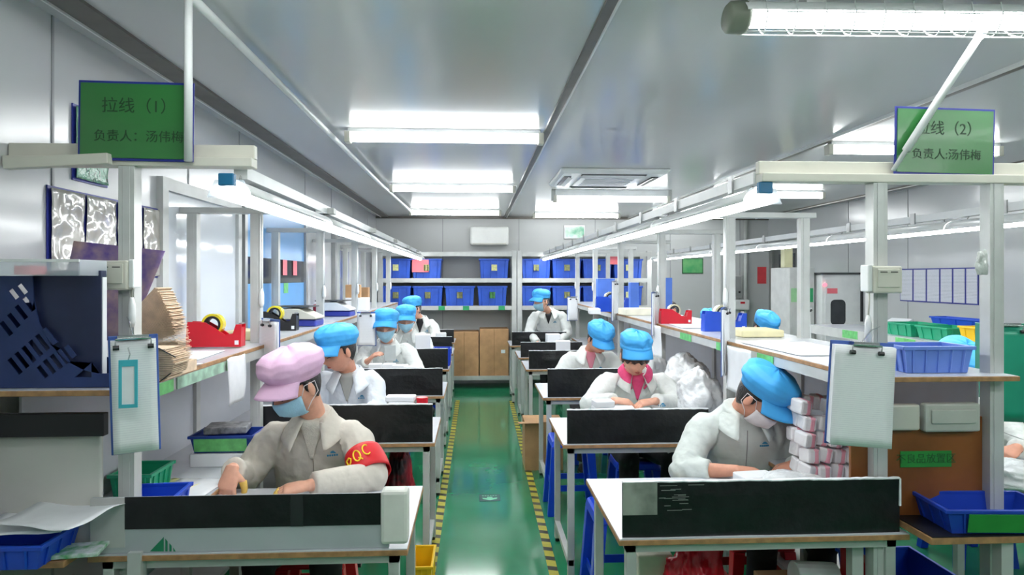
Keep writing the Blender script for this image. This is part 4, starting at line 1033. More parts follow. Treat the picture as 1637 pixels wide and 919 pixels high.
# ================================================================= back right equipment
e = empty('oven_cabinet', 'large white machine cabinet with a dark rounded window', 'machine', (3.95, 7.6, 0))
MB().box(0, .56, 0, .8, 0, 1.64).build('casing', M_white, e, bevel=.012)
def rr(x0, x1, z0, z1, r): 
    out = []
    for cx, cz, a0 in ((x1 - r, z1 - r, 0), (x0 + r, z1 - r, 90), (x0 + r, z0 + r, 180), (x1 - r, z0 + r, 270)):
        for k in range(5): a = math.radians(a0 + 22.5 * k); out.append((cx + r * math.cos(a), cz + r * math.sin(a)))
    return out
MB().plate(rr(.04, .56, .62, 1.58, .02), [rr(.10, .28, 1.06, 1.35, .05)], -.012, 0).build('door', M_white, e)
MB().plate(rr(.09, .29, 1.05, 1.36, .05), [], -.006, -.001).build('window', M_gl, e)
MB().box(.45, .47, -.04, -.012, 1.1, 1.5).build('handle', M_blk, e)
MB().cyl((.03, -.03, 1.52), (.03, -.01, 1.52), .02).build('indicator', lamp_mat('red_led', 1.5, (1, .15, .2)), e)
MB().box(.06, .18, -.015, -.012, 1.42, 1.48).build('red_sticker', M_pink, e)
MB().box(-.02, .58, -.02, .82, 1.64, 1.66).build('top_plate', M_dkgrey, e)
e = empty('control_cabinet', 'grey control cabinet with green panels left of the white machine', 'machine', (3.62, 7.7, 0))
MB().box(0, .30, 0, .5, 0, 1.72).build('casing', M_steel, e, bevel=.01)
MB().box(.02, .14, -.005, 0, 1.32, 1.48).build('pale_panel', mat('pale_green', (150, 200, 150), .4), e)
MB().box(.145, .28, -.005, 0, 1.32, 1.48).build('green_panel', mat('tag_green'), e)
MB().box(.03, .28, -.006, 0, .3, 1.25).build('door', M_steel, e, bevel=.004)
MB().ball((.2, .1, 1.75), .035).build('beacon', M_blk, e, smooth=True)
e = empty('duct_box', 'upright cream duct on top of the grey control cabinet', 'duct', (3.60, 7.78, 1.72)); MB().box(0, .1, 0, .1, 0, .30).build('duct', mat('duct_cream', (200, 198, 160), .4), e, bevel=.004)
p = pt(1190, 400, YB); o = MB().cyl((0, 0, .9), (0, 0, ZC - .04), .03, 12).build('conduit_pipe', M_steel, smooth=True); place(o, (p.x, YB - .05, 0)); tag(o, 'vertical grey conduit on the back wall right of the green notice', 'pipe')
p = pt(1176, 458, YB); e = empty('wall_panel_box', 'grey electrical panel on the back wall beside the conduit', 'electrical box', (p.x - .02, YB, p.z)); MB().box(-.10, .10, -.06, 0, -.17, .17).build('casing', M_steel, e, bevel=.006); MB().box(-.085, .085, -.065, -.06, -.155, .155).build('door', M_alu, e); MB().box(.04, .07, -.07, -.065, -.1, -.07).build('latch', M_blk, e)
p = pt(1182, 487, YB); e = empty('wall_dispenser', 'white wall dispenser with a red mark below the electrical panel', 'dispenser', (p.x, YB, p.z)); MB().box(-.12, .12, -.12, 0, -.08, .08).build('casing', M_white, e, bevel=.02); MB().box(-.03, .04, -.124, -.12, .02, .05).build('red_mark', M_red, e)
p = pt(1237, 440, YB); o = MB().box(-.07, .07, -.006, 0, -.13, .13).build('note_sheet', mat('red_note', (214, 70, 78), .5)); place(o, (4.45, YB - .001, p.z)); tag(o, 'red note sheet on the back wall at the far right door', 'note')
# documents on the right wall
M_dsh = lined('doc_form', (216, 218, 228), (130, 134, 150), 150)
ds = [7.08, 6.86, 6.65, 6.45, 6.27, 6.10, 5.94]
M_bl = mat('blue_border', (44, 54, 150), .4)
dn = ['leftmost', 'second', 'third', 'fourth', 'fifth', 'rightmost']
for k in range(6):
    y1, y0 = ds[k], ds[k + 1]; zt_, zb_ = 1.695, 1.352
    e = empty('document_pocket', '%s of the six blue bordered documents on the right wall' % dn[k], 'document', (XR, (y0 + y1) / 2, zb_), 0, 'documents on the right wall'); h = (y1 - y0) / 2
    MB().box(-.006, -.001, -h, h, 0, zt_ - zb_).build('border', M_bl, e)
    MB().box(-.009, -.006, -h + .012, h - .012, .012, zt_ - zb_ - .012).build('sheet', M_dsh, e)
# table along the right wall
e = empty('side_table', 'table along the right wall carrying green and yellow bins', 'table', (3.4, 4.2, 0))
MB().box(0, .5, 0, 2.6, 1.10, 1.125).build('tabletop', M_lam, e, bevel=.002)
MB().box(-.004, 0, 0, 2.6, 1.04, 1.125).build('front_edge', M_steel, e)
MB().box(-.006, -.004, .9, 1.15, 1.05, 1.12).build('green_tape', M_gtape, e); MB().box(-.006, -.004, 1.7, 1.95, 1.05, 1.12).build('green_tape', M_gtape, e)
for X in (.0, .45):
    for y in (.0, 1.28, 2.55): MB().box(X, X + .04, y, y + .04, 0, 1.1).build('leg', M_steel, e)
MB().box(0, .5, 0, 2.6, .45, .47).build('lower_shelf', M_steel, e)
MB().box(.02, .48, .05, 2.55, .471, .80).build('stored_cartons', M_dkgrey, e, bevel=.01)
for k, (y, m, w_, lab) in enumerate(((5.45, M_green, .36, 'left green bin on the right wall table'), (5.03, M_green, .36, 'right green bin on the right wall table'))):
    bin_('parts_bin', lab, 3.62, y, 1.127, .30, w_, .10, m)
bin_('parts_bin', 'dark blue bin behind the green bins on the wall table', 3.86, 5.2, 1.19, .14, .6, .09, M_blue)
o = MB().box(-.08, .08, -.35, .35, 0, .06).build('carton', M_wbox); place(o, (3.86, 5.2, 1.127)); tag(o, 'flat white carton beneath the dark blue bin on the wall table', 'box')
bin_('parts_bin', 'yellow bin at the near end of the wall table', 3.60, 4.55, 1.127, .3, .3, .13, M_yel)
o = MB().box(-.12, .12, -.1, .1, 0, .03).build('paper_stack', M_paper); place(o, (3.8, 6.0, 1.127), .4); o.rotation_euler = (0, -.3, .4); o.location.z = 1.165; tag(o, 'tilted white paper stack on the far end of the wall table', 'paper')
# second row desks beyond the bench
for k, Y in enumerate((2.45, 4.9, 6.5, 8.0)):
    desk(2.2, 3.1, Y, Y + .66, .74, ['desk beyond the right near post, under the yellow cuffed hands', 'desk beyond the right bench below the wall documents', 'desk before the worker seen above the foam slab', 'farthest desk beyond the right bench'][k])
bag_pts = []
def blob(name, lab, c, r, m, seed=0, cat='bag', flat=1.0, grp=None, amp=.35):
    mb = MB(); mb.ball((0, 0, 0), 1, n=64, k=44); vs2 = []
    for v in mb.v:
        v = Vector(v); n_ = noise.noise(v * 1.4 + Vector((seed, 0, 0))) * amp + (1 - abs(noise.noise(v * 3.5 + Vector((0, seed, 0)))) * 2) * amp * .35 + (1 - abs(noise.noise(v * 8 + Vector((seed, seed, 0)))) * 2) * amp * .16
        q = v * (1 + n_); q = Vector((q.x * r[0], q.y * r[1], q.z * r[2])); q.z = max(q.z, -r[2] * .75); vs2.append(tuple(q))
    mb.v = vs2; o = mb.build(name, m, smooth=True, weld=True); place(o, (c[0], c[1], c[2] + r[2] * .75)); tag(o, lab, cat, grp); return o
blob('white_bag', 'white plastic bag on the desk at the right edge', (pt(1615, 760, 2.7).x + .02, 2.72, .742), (.14, .12, .05), M_bag, 3)
o = MB().box(-.03, .03, -.03, .03, 0, .15).build('tape_roll', M_ytape); bpy.data.objects.remove(o)
# ================================================================= racks of small things on the left bench
e = empty('file_organizer', 'dark blue perforated file organizer on the left near shelf', 'file organizer', (0, 2.11, ZT))
def P2(px, py): q = pt(px, py, 2.11); return (q.x, max(.001, q.z - ZT))
outer = [P2(*q) for q in ((-20, 441), (52, 441), (54, 480), (62, 515), (80, 550), (108, 578), (135, 592), (158, 597), (182, 597))] + [(P2(182, 600)[0], .002), (P2(-20, 600)[0], .002)]
holes = []
def slot(cx, cy, L, ang=52, w_=4.0):
    a = math.radians(ang); dx, dy = math.cos(a) * L / 2, math.sin(a) * L / 2; nx, ny = -math.sin(a) * w_, math.cos(a) * w_
    holes.append([P2(cx - dx + nx, cy - dy + ny), P2(cx - dx - nx, cy - dy - ny), P2(cx + dx - nx, cy + dy - ny), P2(cx + dx + nx, cy + dy + ny)])
for k in range(4): slot(10 + k * 12, 545 - k * 13 - 20, 26)
for k in range(6): slot(24 + k * 11, 585 - k * 9.5, 30)
for k in range(5): slot(68 + k * 11, 594 - k * 8, 22 if k in (0, 4) else 26)
slot(22, 470, 18); slot(36, 462, 18)
holes.append([P2(120, 603), P2(146, 603), P2(146, 580)])
MB().plate(outer, holes, 0, .004).build('side_panel', M_navy, e)
MB().plate(outer, [], .19, .194).build('side_panel', M_navy, e)
x0_, x1_ = P2(-20, 600)[0], P2(182, 600)[0]
MB().box(x0_, x1_, .004, .19, .002, .008).box(x0_, x0_ + .004, .004, .19, .008, .25).box(x1_ - .004, x1_, .004, .19, .008, .055).build('tray', M_navy, e)
MB().box(x1_ + .0, x1_ + .003, .05, .14, .012, .045).build('label_holder', mat('grey_part'), e)
a_ = P2(44, 437); b_ = P2(156, 597)
for k, (y, m, lab) in enumerate(((.02, mat('binder_navy', (36, 44, 78), .4, 0, .1), 'dark navy box file in the file organizer, nearest the camera'), (.085, M_navy, 'second navy box file behind the nearest one in the organizer'), (.15, M_blue, 'blue folder at the back of the file organizer'))):
    ee = empty('box_file', lab, 'file', (0, 2.11 + y, ZT + .009), 0, 'files in the organizer')
    dx = -k * .035
    MB().box(a_[0] + dx, b_[0] + dx, 0, .03, 0, a_[1] - .012 * (k > 0)).build('cover', m, ee, bevel=.002)
    MB().box(a_[0] + .01 + dx, b_[0] + .003 + dx, .004, .026, .003, a_[1] - .02).build('pages', M_paper, ee)
q0 = pt(127, 441, 2.03); q1 = pt(0, 414, 2.03)
e = empty('plastic_tray', 'clear plastic tray lid resting on top of the file organizer', 'tray', (0, 2.03, 0))
MB().box(XL + .02, q0.x, 0, .15, q0.z, q0.z + .048).build('tray', M_clear, e, bevel=.003)
MB().box(XL + .02, q0.x, -.003, .0, q1.z - .008, q1.z).build('rim', M_white, e)
MB().box(xat(15, 2.03), xat(40, 2.03), .02, .1, q0.z + .004, q0.z + .03).build('pink_card', M_pink, e)
# wall pockets on the left wall
def pocket(name, lab, y0, y1, z0, z1, m, grp='plastic pockets on the left wall'):
    e = empty(name, lab, 'document', (XL, (y0 + y1) / 2, z0), 0, grp); h = (y1 - y0) / 2
    MB().box(.001, .006, -h, h, 0, z1 - z0).build('border', M_bl, e); 
    def f(u, v): return Vector((.014 + .005 * noise.noise(Vector((u * 3 + y0 * 5, v * 4, 0))), (u - .5) * 2 * (h - .008), .008 + v * (z1 - z0 - .016)))
    MB().grid(f, 16, 20).build('film', m, e, smooth=True, solid=.001)
ys = [2.47, 2.69, 2.92, 3.14, 3.36]
for k in range(4): pocket('wall_pocket', ['first blue edged film pocket on the left wall, above the file organizer', 'second blue edged film pocket from the left on the left wall', 'third blue edged film pocket on the left wall, behind the near post', 'fourth blue edged film pocket on the left wall, right of the near post'][k], ys[k], ys[k+1], 1.6, 1.925, M_film)
pocket('wall_pocket', 'green sheet in a film pocket high on the left wall under the beam', 2.62, 2.86, 1.965, 2.25, mat('green_film', (110, 170, 140), .12, 0, .1, 6, .9, 16, coat=1, bdist=.03))
for k in range(2): pocket('wall_pocket', ['left film pocket seen below the left near shelf', 'right film pocket seen below the left near shelf'][k], 2.2 + k * .28, 2.47 + k * .28, .95, 1.24, M_film)
# purple poster
def pm():
    m = mat('purple_print', (92, 72, 134), .4, 0, .5, 13, coat=.3, col2=(176, 150, 150)); return m
def f(u, v):
    px0 = 84 + (205 - 84) * u; px1 = 118 + (264 - 118) * u
    top = 385 + 16 * u; bot = 545
    px = px0 + (px1 - px0) * v; py = bot + (top - bot) * v
    q = pt(px, py, 2.55); q.y += .02 * math.sin(u * 3.1); return q
o = MB().grid(f, 14, 10).build('poster_sheet', pm(), solid=.003, smooth=True); tag(o, 'purple patterned sheet leaning behind the near post on the left shelf', 'poster')
# fanned paper stack and bundle
M_kraft = mat('kraft_pages', (226, 200, 172), .7, 0, .1, 30)
e = empty('paper_fan', 'tall fanned stack of kraft envelopes beside the near post', 'envelopes', (xat(236, 2.45), 2.45, ZT))
mb = MB()
for k in range(64):
    t = k / 63; z0_ = .042 + .20 * t; mb.box(-.03, .125 - .05 * t ** 2 + random.uniform(-.005, .005), -.05, .06, 0, .0016, M=T((0, 0, z0_)) @ RY(4 - 52 * t))
mb.build('envelopes', M_kraft, e)
MB().box(-.03, .14, -.06, .07, 0, .038).build('base_stack', M_kraft, e)
e = empty('envelope_bundle', 'curved bundle of envelopes tied in a dark cover behind the clipboard', 'envelopes', (xat(258, 2.28), 2.26, ZT))
mb = MB()
for k in range(18):
    t = k / 17; sc = math.sin(t * PI) * .03
    mb.box(-.10, .045 + sc + random.uniform(-.004, .004), -.06, .06, .008 + t * .095, .011 + t * .095)
mb.build('envelopes', M_kraft, e); MB().tube([(-.1, -.06, .004), (.03, -.061, .003), (.065, -.061, .03)], .002, 6).tube([(-.1, -.06, .108), (.03, -.061, .108), (.08, -.061, .08)], .002, 6).build('binding', M_blk, e)
# tape dispensers
def dispenser(lab, x, y, z, rz, m, k=1.0, tapem=M_ytape):
    e = empty('tape_dispenser', lab, 'tape dispenser', (x, y, z), math.radians(rz)); L = .125 * k
    prof = [(-L, 0), (L, 0), (L * 1.02, .105 * k), (L * .82, .105 * k), (L * .70, .06 * k), (L * .42, .056 * k), (L * .1, .085 * k), (-L * .3, .115 * k), (-L * .93, .118 * k), (-L * .97, .09 * k)]
    MB().plate(prof, [], -.035 * k, -.028 * k).plate(prof, [], .028 * k, .035 * k).build('side_wall', m, e)
    prof2 = [(-L, 0), (L, 0), (L, .09 * k), (L * .82, .09 * k), (L * .7, .04 * k), (-L * .93, .04 * k), (-L * .93, .10 * k), (-L * .98, .10 * k)]
    MB().plate(prof2, [], -.028 * k, .028 * k).build('core_block', m, e)
    r = .05 * k; cz = .105 * k; cx = -.01 * k
    def roll(r0, r1):
        return MB().loft([[Vector((cx + rr_ * math.cos(2*PI*j/28), y_, cz + rr_ * math.sin(2*PI*j/28))) for j in range(28)] for rr_, y_ in ((r1, -.022 * k), (r0, -.022 * k), (r0, .022 * k), (r1, .022 * k), (r1, -.022 * k))], cap=False)
    tr = roll(r * 1.0, r * .78).build('tape_roll', tapem, e, smooth=False); roll(r * .78, r * .55).build('tape_core', M_blk, tr)
    MB().box(L * .9, L * 1.0, -.025 * k, .025 * k, .105 * k, .112 * k).build('cutter', M_alu, e)
    MB().box(L * .78, L * .92, -.037 * k, -.035 * k, .01, .03 * k).build('sticker', M_paper, e)
    return e
dispenser('red tape dispenser with yellow tape on the left shelf', xat(345, 3.3), 3.3, ZT + .006, 2, M_red, 1.0)
dispenser('black tape dispenser with yellow tape beside the left shelf scale', xat(443, 4.35), 4.35, ZT + .001, 0, M_blk, 1.0)
dispenser('red tape dispenser on the right shelf', xat(1079, 4.85), 4.85, ZT + .001, 2, M_red, .9, mat('clear_roll', (214, 206, 176), .2, coat=.4))
dispenser('blue tape dispenser between the posts on the right shelf', xat(1152, 4.2), 4.15, ZT + .001, 0, M_blue, 1.05, mat('clear_roll'))
dispenser('blue tape dispenser at the far part of the right shelf', xat(978, 6.6), 6.6, ZT + .001, 0, M_blue, 1.25, mat('clear_roll'))
# scales
def scale(lab, x, y, rz, body):
    e = empty('weighing_scale', lab, 'scale', (x, y, ZT + .001), math.radians(rz))
    MB().box(-.14, .14, -.06, .12, 0, .045).build('base', mat('scale_blue', (60, 70, 170), .4), e, bevel=.01)
    MB().plate([(-.12, .05), (.15, .05), (.15, .065), (.03, .12), (-.12, .12)], [], -.09, .10).build('housing', body, e, bevel=.006)
    MB().box(-.01, .09, -.06, .02, 0, .003).xf(T((.035, .02, .103)) @ RY(24.6)).build('display', mat('lcd', (120, 130, 120), .2), e)
    MB().box(-.16, .10, -.08, .14, .128, .136).build('pan', M_dkgrey, e, bevel=.003)
    MB().cyl((-.03, .03, .118), (-.03, .03, .13), .03).build('pan_support', M_blk, e)
scale('weighing scale with cream housing on the left shelf behind the black tape dispenser', xat(474, 4.7), 4.75, -5, M_cream)
scale('white weighing scale on the left shelf, farther along', xat(535, 5.9), 5.95, -5, M_white)
wbox('cardboard_box', 'small cardboard box on the far part of the left shelf', 565, 500, 7.0, .15, .12, .13, M_card, 5, z=ZT + .13, cat='cardboard box')
wbox('carton', 'white carton under the small cardboard box on the left shelf', 572, 510, 7.0, .22, .16, .128, M_wbox, 0, z=ZT + .001)
wbox('cardboard_box', 'brown carton beyond the small cardboard box on the left shelf', 580, 500, 7.9, .14, .12, .22, M_card, 0, z=ZT + .001, cat='cardboard box')
wbox('red_block', 'dark red holder on the left shelf beside the first scale', 507, 520, 5.2, .04, .1, .13, mat('dark_red', (150, 36, 60), .4), 0, z=ZT + .001, cat='holder')
wbox('paper_stack', 'yellowish paper stack on the left shelf beside the red dispenser', 398, 545, 3.75, .17, .2, .05, mat('yellowish_paper', (230, 224, 180), .6), -6, z=ZT + .001, cat='paper')
sheet('paper_sheet', 'wide white sheet lying in front of the red tape dispenser', -1.22, 2.95, ZT + .003, .22, .36, 3, M_paper, .002)
sheet('paper_sheet', 'loose white sheet beside the envelope bundle on the left shelf', -1.16, 2.55, ZT + .003, .2, .26, -12, M_paper, .003)
def hang(name, lab, x, y, ztop, w_, h, m=M_paper, rot=0):
    def f(u, v): return Vector((.012 * math.sin(v * 2.5 + u) * v, (u - .5) * w_, -h * v + .01 * noise.noise(Vector((u * 2, v * 2, y)))))
    o = MB().grid(f, 8, 12).build(name, m, solid=.001, smooth=True); place(o, (x, y, ztop), rot); tag(o, lab, 'paper'); return o
hang('hanging_paper', 'white paper hanging from the left shelf edge by green tape', -1.035, 3.02, ZT - .01, .22, .20)
hang('hanging_paper', 'white paper hanging from the right shelf edge above the packets', 1.275, 3.25, ZT - .01, .30, .22)
hang('hanging_paper', 'printed paper hanging farther along the right shelf edge', 1.275, 4.75, ZT - .01, .22, .22, M_form)
# ================================================================= clipboards
def clipboard(lab, p, rz, tilt=0, W=.215, H=.31, board=mat('clip_blue', (64, 96, 170), .4), thick=.006, m=None, tagm=None, roll=0, stack=.008):
    e = empty('clipboard', lab, 'clipboard', p, 0, 'clipboards hanging on the posts'); e.rotation_euler = (math.radians(tilt), math.radians(roll), math.radians(rz))
    MB().box(-W/2 - .006, W/2 + .006, 0, .004, -H - .008, .008).build('board', board, e, bevel=.002)
    def f(u, v): return Vector(((u - .5) * W, -.004 - stack - .010 * v * v * (1 + u) * .5, -.006 - (H - .004) * v))
    MB().grid(f, 6, 10).build('top_sheet', m or M_form, e, solid=.001, smooth=True)
    MB().box(-W/2, W/2, -stack, 0, -H, -.004).build('paper_pile', M_paper, e)
    c = MB().tube([(-.045, -.012 - stack, -.02), (-.045, -.014 - stack, .0), (.045, -.014 - stack, 0), (.045, -.012 - stack, -.02)], .003, 6).box(-.04, .04, -.010 - stack, .0, .0, .01).build('clip', M_chrome, e)
    MB().cyl((-.052, -.014 - stack, -.024), (-.036, -.014 - stack, -.024), .007, 8).cyl((.036, -.014 - stack, -.024), (.052, -.014 - stack, -.024), .007, 8).build('clip_knob', M_blk, c)
    return e
cL = clipboard('clipboard with a turquoise card holder hanging on the left near post', pt(213, 540, 2.045), 26, 2, W=.116, H=.33, roll=-1.5)
cd = empty('card_holder', 'turquoise card holder hung on the left near clipboard', 'card holder', pt(214, 573, 2.01), math.radians(14)); cd.rotation_euler = (0, 0, math.radians(14)); cd.location.y -= .03
MB().plate([(-.024, 0), (.024, 0), (.024, -.135), (-.024, -.135)], [[(-.016, -.018), (.016, -.018), (.016, -.125), (-.016, -.125)]], -.006, 0).build('frame', mat('turquoise', (70, 180, 196), .35), cd)
MB().box(-.016, .016, -.003, -.001, -.125, -.018).build('card', M_paper, cd); MB().tube([(0, -.003, 0), (.004, -.004, .016), (0, -.003, .035)], .002, 6).build('strap', M_chrome, cd)
cR = clipboard('thick clipboard of printed forms hanging on the right near post', pt(1378, 550, 2.165), -8, 1, W=.188, H=.325, stack=.028, roll=3)
def hook(p0, p1):
    return MB().tube([p0, (Vector(p0) + Vector(p1)) / 2 + Vector((0, 0, .012)), p1], .002, 6).build('hook', M_chrome, None)
for (cb, X_) in ((cL, -1.115), (cR, 1.385)):
    q = cb.location; bpy.context.view_layer.update()
    o = hook((q.x, q.y, q.z + .008), (X_, 2.248 if X_ < 0 else 2.267, q.z + .05)); o.parent = cb; o.matrix_parent_inverse = cb.matrix_world.inverted()
def sideclip(lab, px, py, Y, rz, H=.3, W=.2, board=None, roll=0):
    return clipboard(lab, pt(px, py, Y), rz, 0, W=W, H=H, board=board or mat('clip_blue'), roll=roll)
sideclip('clipboard seen edge-on hanging on the second right post', 1158, 493, 3.52, 62, .34)
sideclip('clipboard seen edge-on hanging on the third right post', 1046, 468, 4.9, 66, .3)
sideclip('clipboard seen edge-on hanging on the fourth right post', 982, 450, 6.3, 66, .36)
sideclip('small clipboard hanging on the fifth right post above the standing worker', 915, 475, 8.0, 30, .27, .14)
sideclip('clipboard on the second left post behind the pink cap', 432, 512, 3.42, -50, .26, .2)
sideclip('clipboard on the fourth left post by the masked workers', 586, 500, 5.6, -10, .26, .15)
sideclip('blue backed clipboard beyond the second right outer post', 1290, 490, 4.1, 60, .26)
def tallfile(lab, px, py, Y, w_, H, m=M_ltblue):
    p = pt(px, py, Y); o = MB().box(-w_/2, w_/2, -.05, .05, 0, H).build('magazine_file', m, bevel=.004); place(o, (p.x, Y, ZT + .001)); tag(o, lab, 'file holder'); return o
M_mf = mat('file_blue', (78, 120, 210), .4)
tallfile('blue magazine file behind the red dispenser on the right shelf', 1066, 500, 5.35, .06, .33, M_mf)
tallfile('wide blue file holder on the far right shelf', 968, 490, 7.3, .19, .32, M_mf)
tallfile('blue file holder right of the wide one on the far right shelf', 1013, 490, 7.1, .09, .28, M_mf)
o = MB().box(-.12, .12, -.12, .12, 0, .04).build('foam_slab', mat('cream_foam', (238, 228, 184), .8), bevel=.008); place(o, (xat(1206, 3.8), 3.8, ZT + .001)); tag(o, 'cream foam slab on the right shelf below the far blue cap', 'foam')
sheet('paper_sheet', 'large white sheet spread on the right shelf near the clipboard', 1.52, 3.1, ZT + .003, .34, .6, 2, M_paper, .002)
sheet('paper_sheet', 'white sheet on the right shelf before the red dispenser', 1.5, 4.55, ZT + .003, .3, .4, -4, M_paper, .003)
wbox('paper_stack', 'cream paper stack on the right shelf behind the red dispenser', 1020, 495, 6.0, .3, .22, .06, mat('cream_paper', (236, 230, 210), .6), 6, z=ZT + .001, cat='paper')
wbox('paper_stack', 'paper stack on the right shelf by the farther blue dispenser', 950, 490, 6.2, .1, .22, .05, M_paper, -6, z=ZT + .001, cat='paper')
# teal clipboards on the outer right post
clipboard('teal board hanging at the right edge beside the outer post', pt(1612, 520, 2.6), -14, 0, W=.15, H=.375, board=M_teal, m=M_teal, stack=.002)
clipboard('teal board edge seen left of the outer right post', pt(1572, 520, 2.75), 70, 0, W=.16, H=.30, board=M_teal, m=M_teal, stack=.002)
blob('tape_wad', 'wad of clear tape stuck on the outer right post', (pt(1576, 420, 2.24).x - .01, 2.245, 1.61), (.02, .008, .045), mat('tape_wad', (196, 200, 196), .15, 0, .1, 20, .6, 30, coat=.8), 5, 'tape')
# ================================================================= packets and bags on the right bench
pi = 0; random.seed(5)
M_pk = mat('packet_white', (240, 238, 240), .45, 0, .02, 20, .3, 40); M_pkp = mat('packet_pink', (240, 170, 186), .5, 0, .05, 20)
proto = empty('wrapped_packet', 'white wrapped packet with a pink stripe in the pile under the right shelf', 'packet', (0, 0, -5))
MB().box(-.027, .027, -.04, .04, 0, .058).build('wrapper', M_pk, proto, bevel=.009)
MB().box(-.004, .022, -.0412, .0412, -.0008, .0588).build('pink_stripe', M_pkp, proto, bevel=.008)
first = True; cn = ['leftmost', 'second', 'third', 'fourth', 'fifth', 'rightmost']; ln = ['bottom', 'second', 'third', 'fourth', 'top']
for layer in range(5):
    for c in range(6):
        for d in range(2):
            if d and layer < 4 and c: continue
            if layer == 4 and c == 1 and d == 0: continue
            o = proto if first else copy_tree(proto); first = False
            x = 1.365 + c * .0575 + d * .004 + .012 * (layer % 2) + random.uniform(-.002, .002); y = 2.74 + d * .095 + layer * .014 + random.uniform(-.012, .012)
            o.location = (x, y, ZW + .003 + layer * .064 + random.uniform(0, .004)); o.rotation_euler = (random.uniform(-.16, .1), random.uniform(-.0, .24), random.uniform(-.25, .25))
            lb = ('pink striped packet, %s layer, %s column of the front pile face' % (ln[layer], cn[c])) if d == 0 else 'pink striped white packet in the back rows of the pile under the right shelf'
            tag(o, lb, 'packet', 'pink striped packets piled under the right shelf')
blob('white_bag', 'flattened white bag on the nearest right desk in front of the pink striped pile', (1.24, 2.62, .742), (.13, .08, .055), M_bag, 9, amp=.2)
for k, (x, y, r, s_, lab) in enumerate(((1.36, 4.1, (.12, .13, .14), 1, 'upright crumpled white bag on the bench right of the pink hooded worker'), (1.42, 4.55, (.14, .15, .16), 4, 'larger white bag behind the crumpled one on the right bench'), (1.34, 5.1, (.12, .16, .15), 7, 'far white bag on the right bench beside the bowed worker'))):
    blob('white_bag', lab, (x, y, ZW + .001), r, M_bag, s_)
# left worktop papers
sheet('paper_sheet', 'yellow paper on the left worktop beside the green bin', xat(290, 2.9), 2.72, ZW + .002, .16, .3, -20, mat('yellow_paper', (238, 236, 170), .6), .003)
sheet('paper_sheet', 'long white sheet on the left worktop near the worker in the pink cap', -1.13, 2.6, ZW + .003, .2, .55, -4, M_paper, .002)
wbox('magazine', 'stack of grey magazines leaning on the green labelled bin', 365, 665, 3.15, .18, .14, .03, mat('grey_print', (150, 152, 156), .4, 0, .3, 30), 8, z=ZW + .137, cat='magazine')
# ================================================================= things under the desks
def stool(lab, x, y, m, h=.45, rz=0):
    e = empty('plastic_stool', lab, 'stool', (x, y, 0), math.radians(rz), None)
    MB().loft([[Vector((sx * s_, sy * s_, z)) for sx, sy in ((-1,-1),(1,-1),(1,1),(-1,1))] for s_, z in ((.15, h - .05), (.14, h - .01), (.13, h))]).build('seat', m, e, bevel=.012)
    for sx in (-1, 1):
        for sy in (-1, 1):
            MB().loft([[Vector((sx * (c_ + a_ * w_), sy * (c_ + b_ * w_), z)) for a_, b_ in ((-1,-1),(1,-1),(1,1),(-1,1))] for c_, w_, z in ((.155, .022, 0), (.118, .028, h - .05))]).build('leg', m, e, bevel=.003, recalc=True)
    MB().box(-.14, .14, -.145, -.139, .16, .2).box(-.14, .14, .139, .145, .16, .2).box(-.145, -.139, -.14, .14, .16, .2).box(.139, .145, -.14, .14, .16, .2).build('brace', m, e)
M_stb = mat('stool_blue', (20, 70, 215), .3); M_str = mat('stool_red', (200, 24, 36), .3)
stool('empty blue plastic stool beyond the nearest right desk, beside the aisle', .70, 3.28, M_stb, .5)
stool('blue plastic stool under the third right desk', .66, 4.72, M_stb, .5)
lab_st = {'pink': ('red plastic stool under the worker in the pink cap', M_str), 'bend': ('red plastic stool under the bending worker', M_str), 'hood': ('blue plastic stool under the pink hooded worker', M_stb), 'shirt': ('blue plastic stool under the bowed worker in pink', M_stb),
          'l2': ('red plastic stool under the bare faced left worker', M_str), 'l3': ('blue plastic stool under the worker holding a grey piece', M_stb), 'l4': ('blue plastic stool under the fourth left worker', M_stb), 'l5': ('blue plastic stool under the farthest left worker', M_stb),
          'r0': ('blue plastic stool under the worker behind the right post', M_stb), 'r1': ('blue plastic stool under the worker above the foam slab', M_stb), 'r2': ('blue plastic stool of the half hidden worker beyond the bench', M_stb), 'r3': ('blue plastic stool of the dark-haired far worker', M_stb)}
for k_, (lb, m_) in lab_st.items():
    b_ = P[k_][1]['B']; stool(lb, b_.x, b_.y + .02, m_, .385)
blob('white_bag', 'white plastic bag on the floor under the nearest right desk, larger one', (.72, 2.75, 0), (.16, .15, .11), M_bag, 21)
blob('white_bag', 'smaller white bag on the floor in front of the blue stool', (.66, 2.98, 0), (.10, .10, .10), M_bag, 25)
blob('red_bag', 'glossy red bag under the nearest right desk beside the dark trousers', (xat(1095, 2.7) + .02, 2.66, 0), (.10, .12, .34), mat('red_bag', (214, 20, 44), .12, 0, .05, 10, .5, 14, bdist=.02), 31)
o = MB().box(-.22, .22, -.15, .15, 0, .42).build('cardboard_box', M_card, bevel=.004); place(o, (xat(1340, 2.42) + .02, 2.55, 0)); tag(o, 'cardboard box on the floor below the nearest right desk', 'cardboard box')
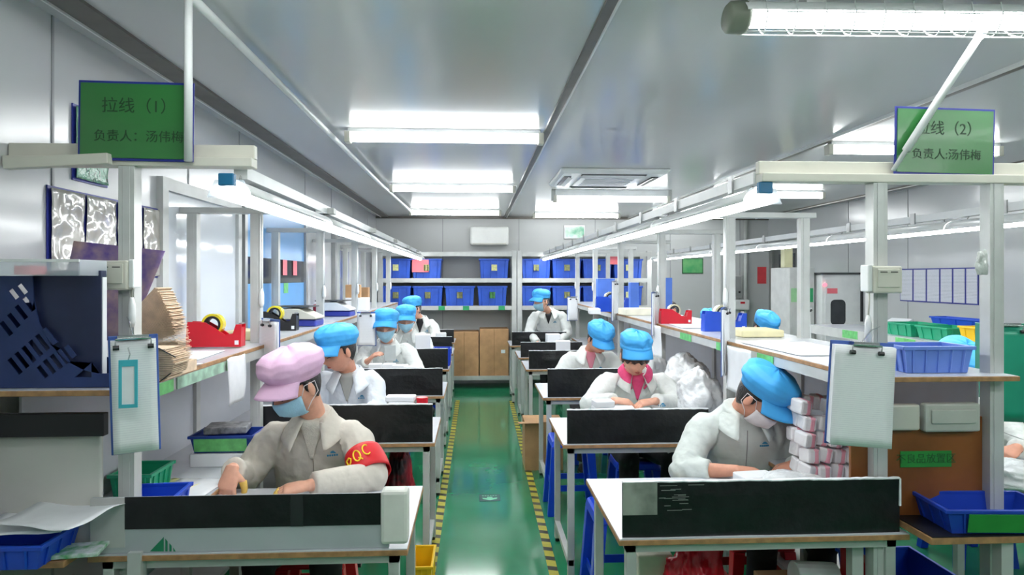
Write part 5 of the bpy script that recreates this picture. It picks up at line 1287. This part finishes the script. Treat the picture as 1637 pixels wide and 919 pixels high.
o = MB().cyl((-.1, 0, .06), (.06, 0, .05), .055, 18).build('paper_roll', M_paper, bevel=.004); place(o, (xat(1310, 2.5), 2.5, .421)); tag(o, 'white paper roll lying on the cardboard box below the desk', 'roll')
bin_('floor_bin', 'blue crate under the right bench end', 1.62, 2.55, .302, .3, .3, .2, M_blue)
wbox('red_box', 'red narrow box left of the blue crate under the right bench', 1375, 880, 2.5, .05, .2, .25, M_red, 0, z=.302, cat='box')
wbox('white_bucket', 'pale bin standing under the nearest right desk beside the red bag', 1040, 900, 2.75, .14, .16, .50, mat('pale_bin', (206, 206, 190), .5), 0, z=0, cat='bin')
e = empty('low_carton', 'open cardboard carton beside the third right desk leg', 'cardboard box', (xat(863, 5.6), 5.75, 0)); MB().box(-.12, .2, -.1, .2, 0, .40).build('carton', M_card, e); MB().box(-.18, .0, -.16, -.1, .40, .405).build('flap', M_card, e)
wbox('white_bag', 'white wad of wrapping below the nearest left desk', 665, 905, 2.75, .12, .1, .1, M_bag, 10, z=0, cat='bag')
o = MB().box(-.2, .2, -.2, .2, 0, .38).build('red_crate', M_str, bevel=.01); place(o, (-.95, 2.55, 0)); tag(o, 'red crate below the nearest left desk', 'crate')
blob('red_bag', 'red and black backpack hanging behind the worker in the pink cap', (xat(632, 3.75), 3.95, .1), (.08, .1, .28), mat('bag_dark_red', (170, 20, 40), .5, 0, .5, 6, col2=(30, 20, 25)), 12)
# dark bins etc. behind the bench beyond the right near shelf
# pink notes on the blue film window
for k, (y, lb) in enumerate(((5.42, 'left pink sticky note on the dark strip of the blue window'), (5.72, 'right pink sticky note on the dark strip of the blue window'))):
    o = MB().box(0, .002, -.06, .06, -.06, .06).build('sticky_note', M_pink); place(o, (XL + .013, y, 1.68)); tag(o, lb, 'note')
o = MB().box(0, .002, -.06, .06, -.04, .04).build('sticky_note', M_gtape); place(o, (XL + .013, 5.45, 1.52)); tag(o, 'green sticky note on the lower blue window film', 'note')
if 'Z': bpy.context.view_layer.update()
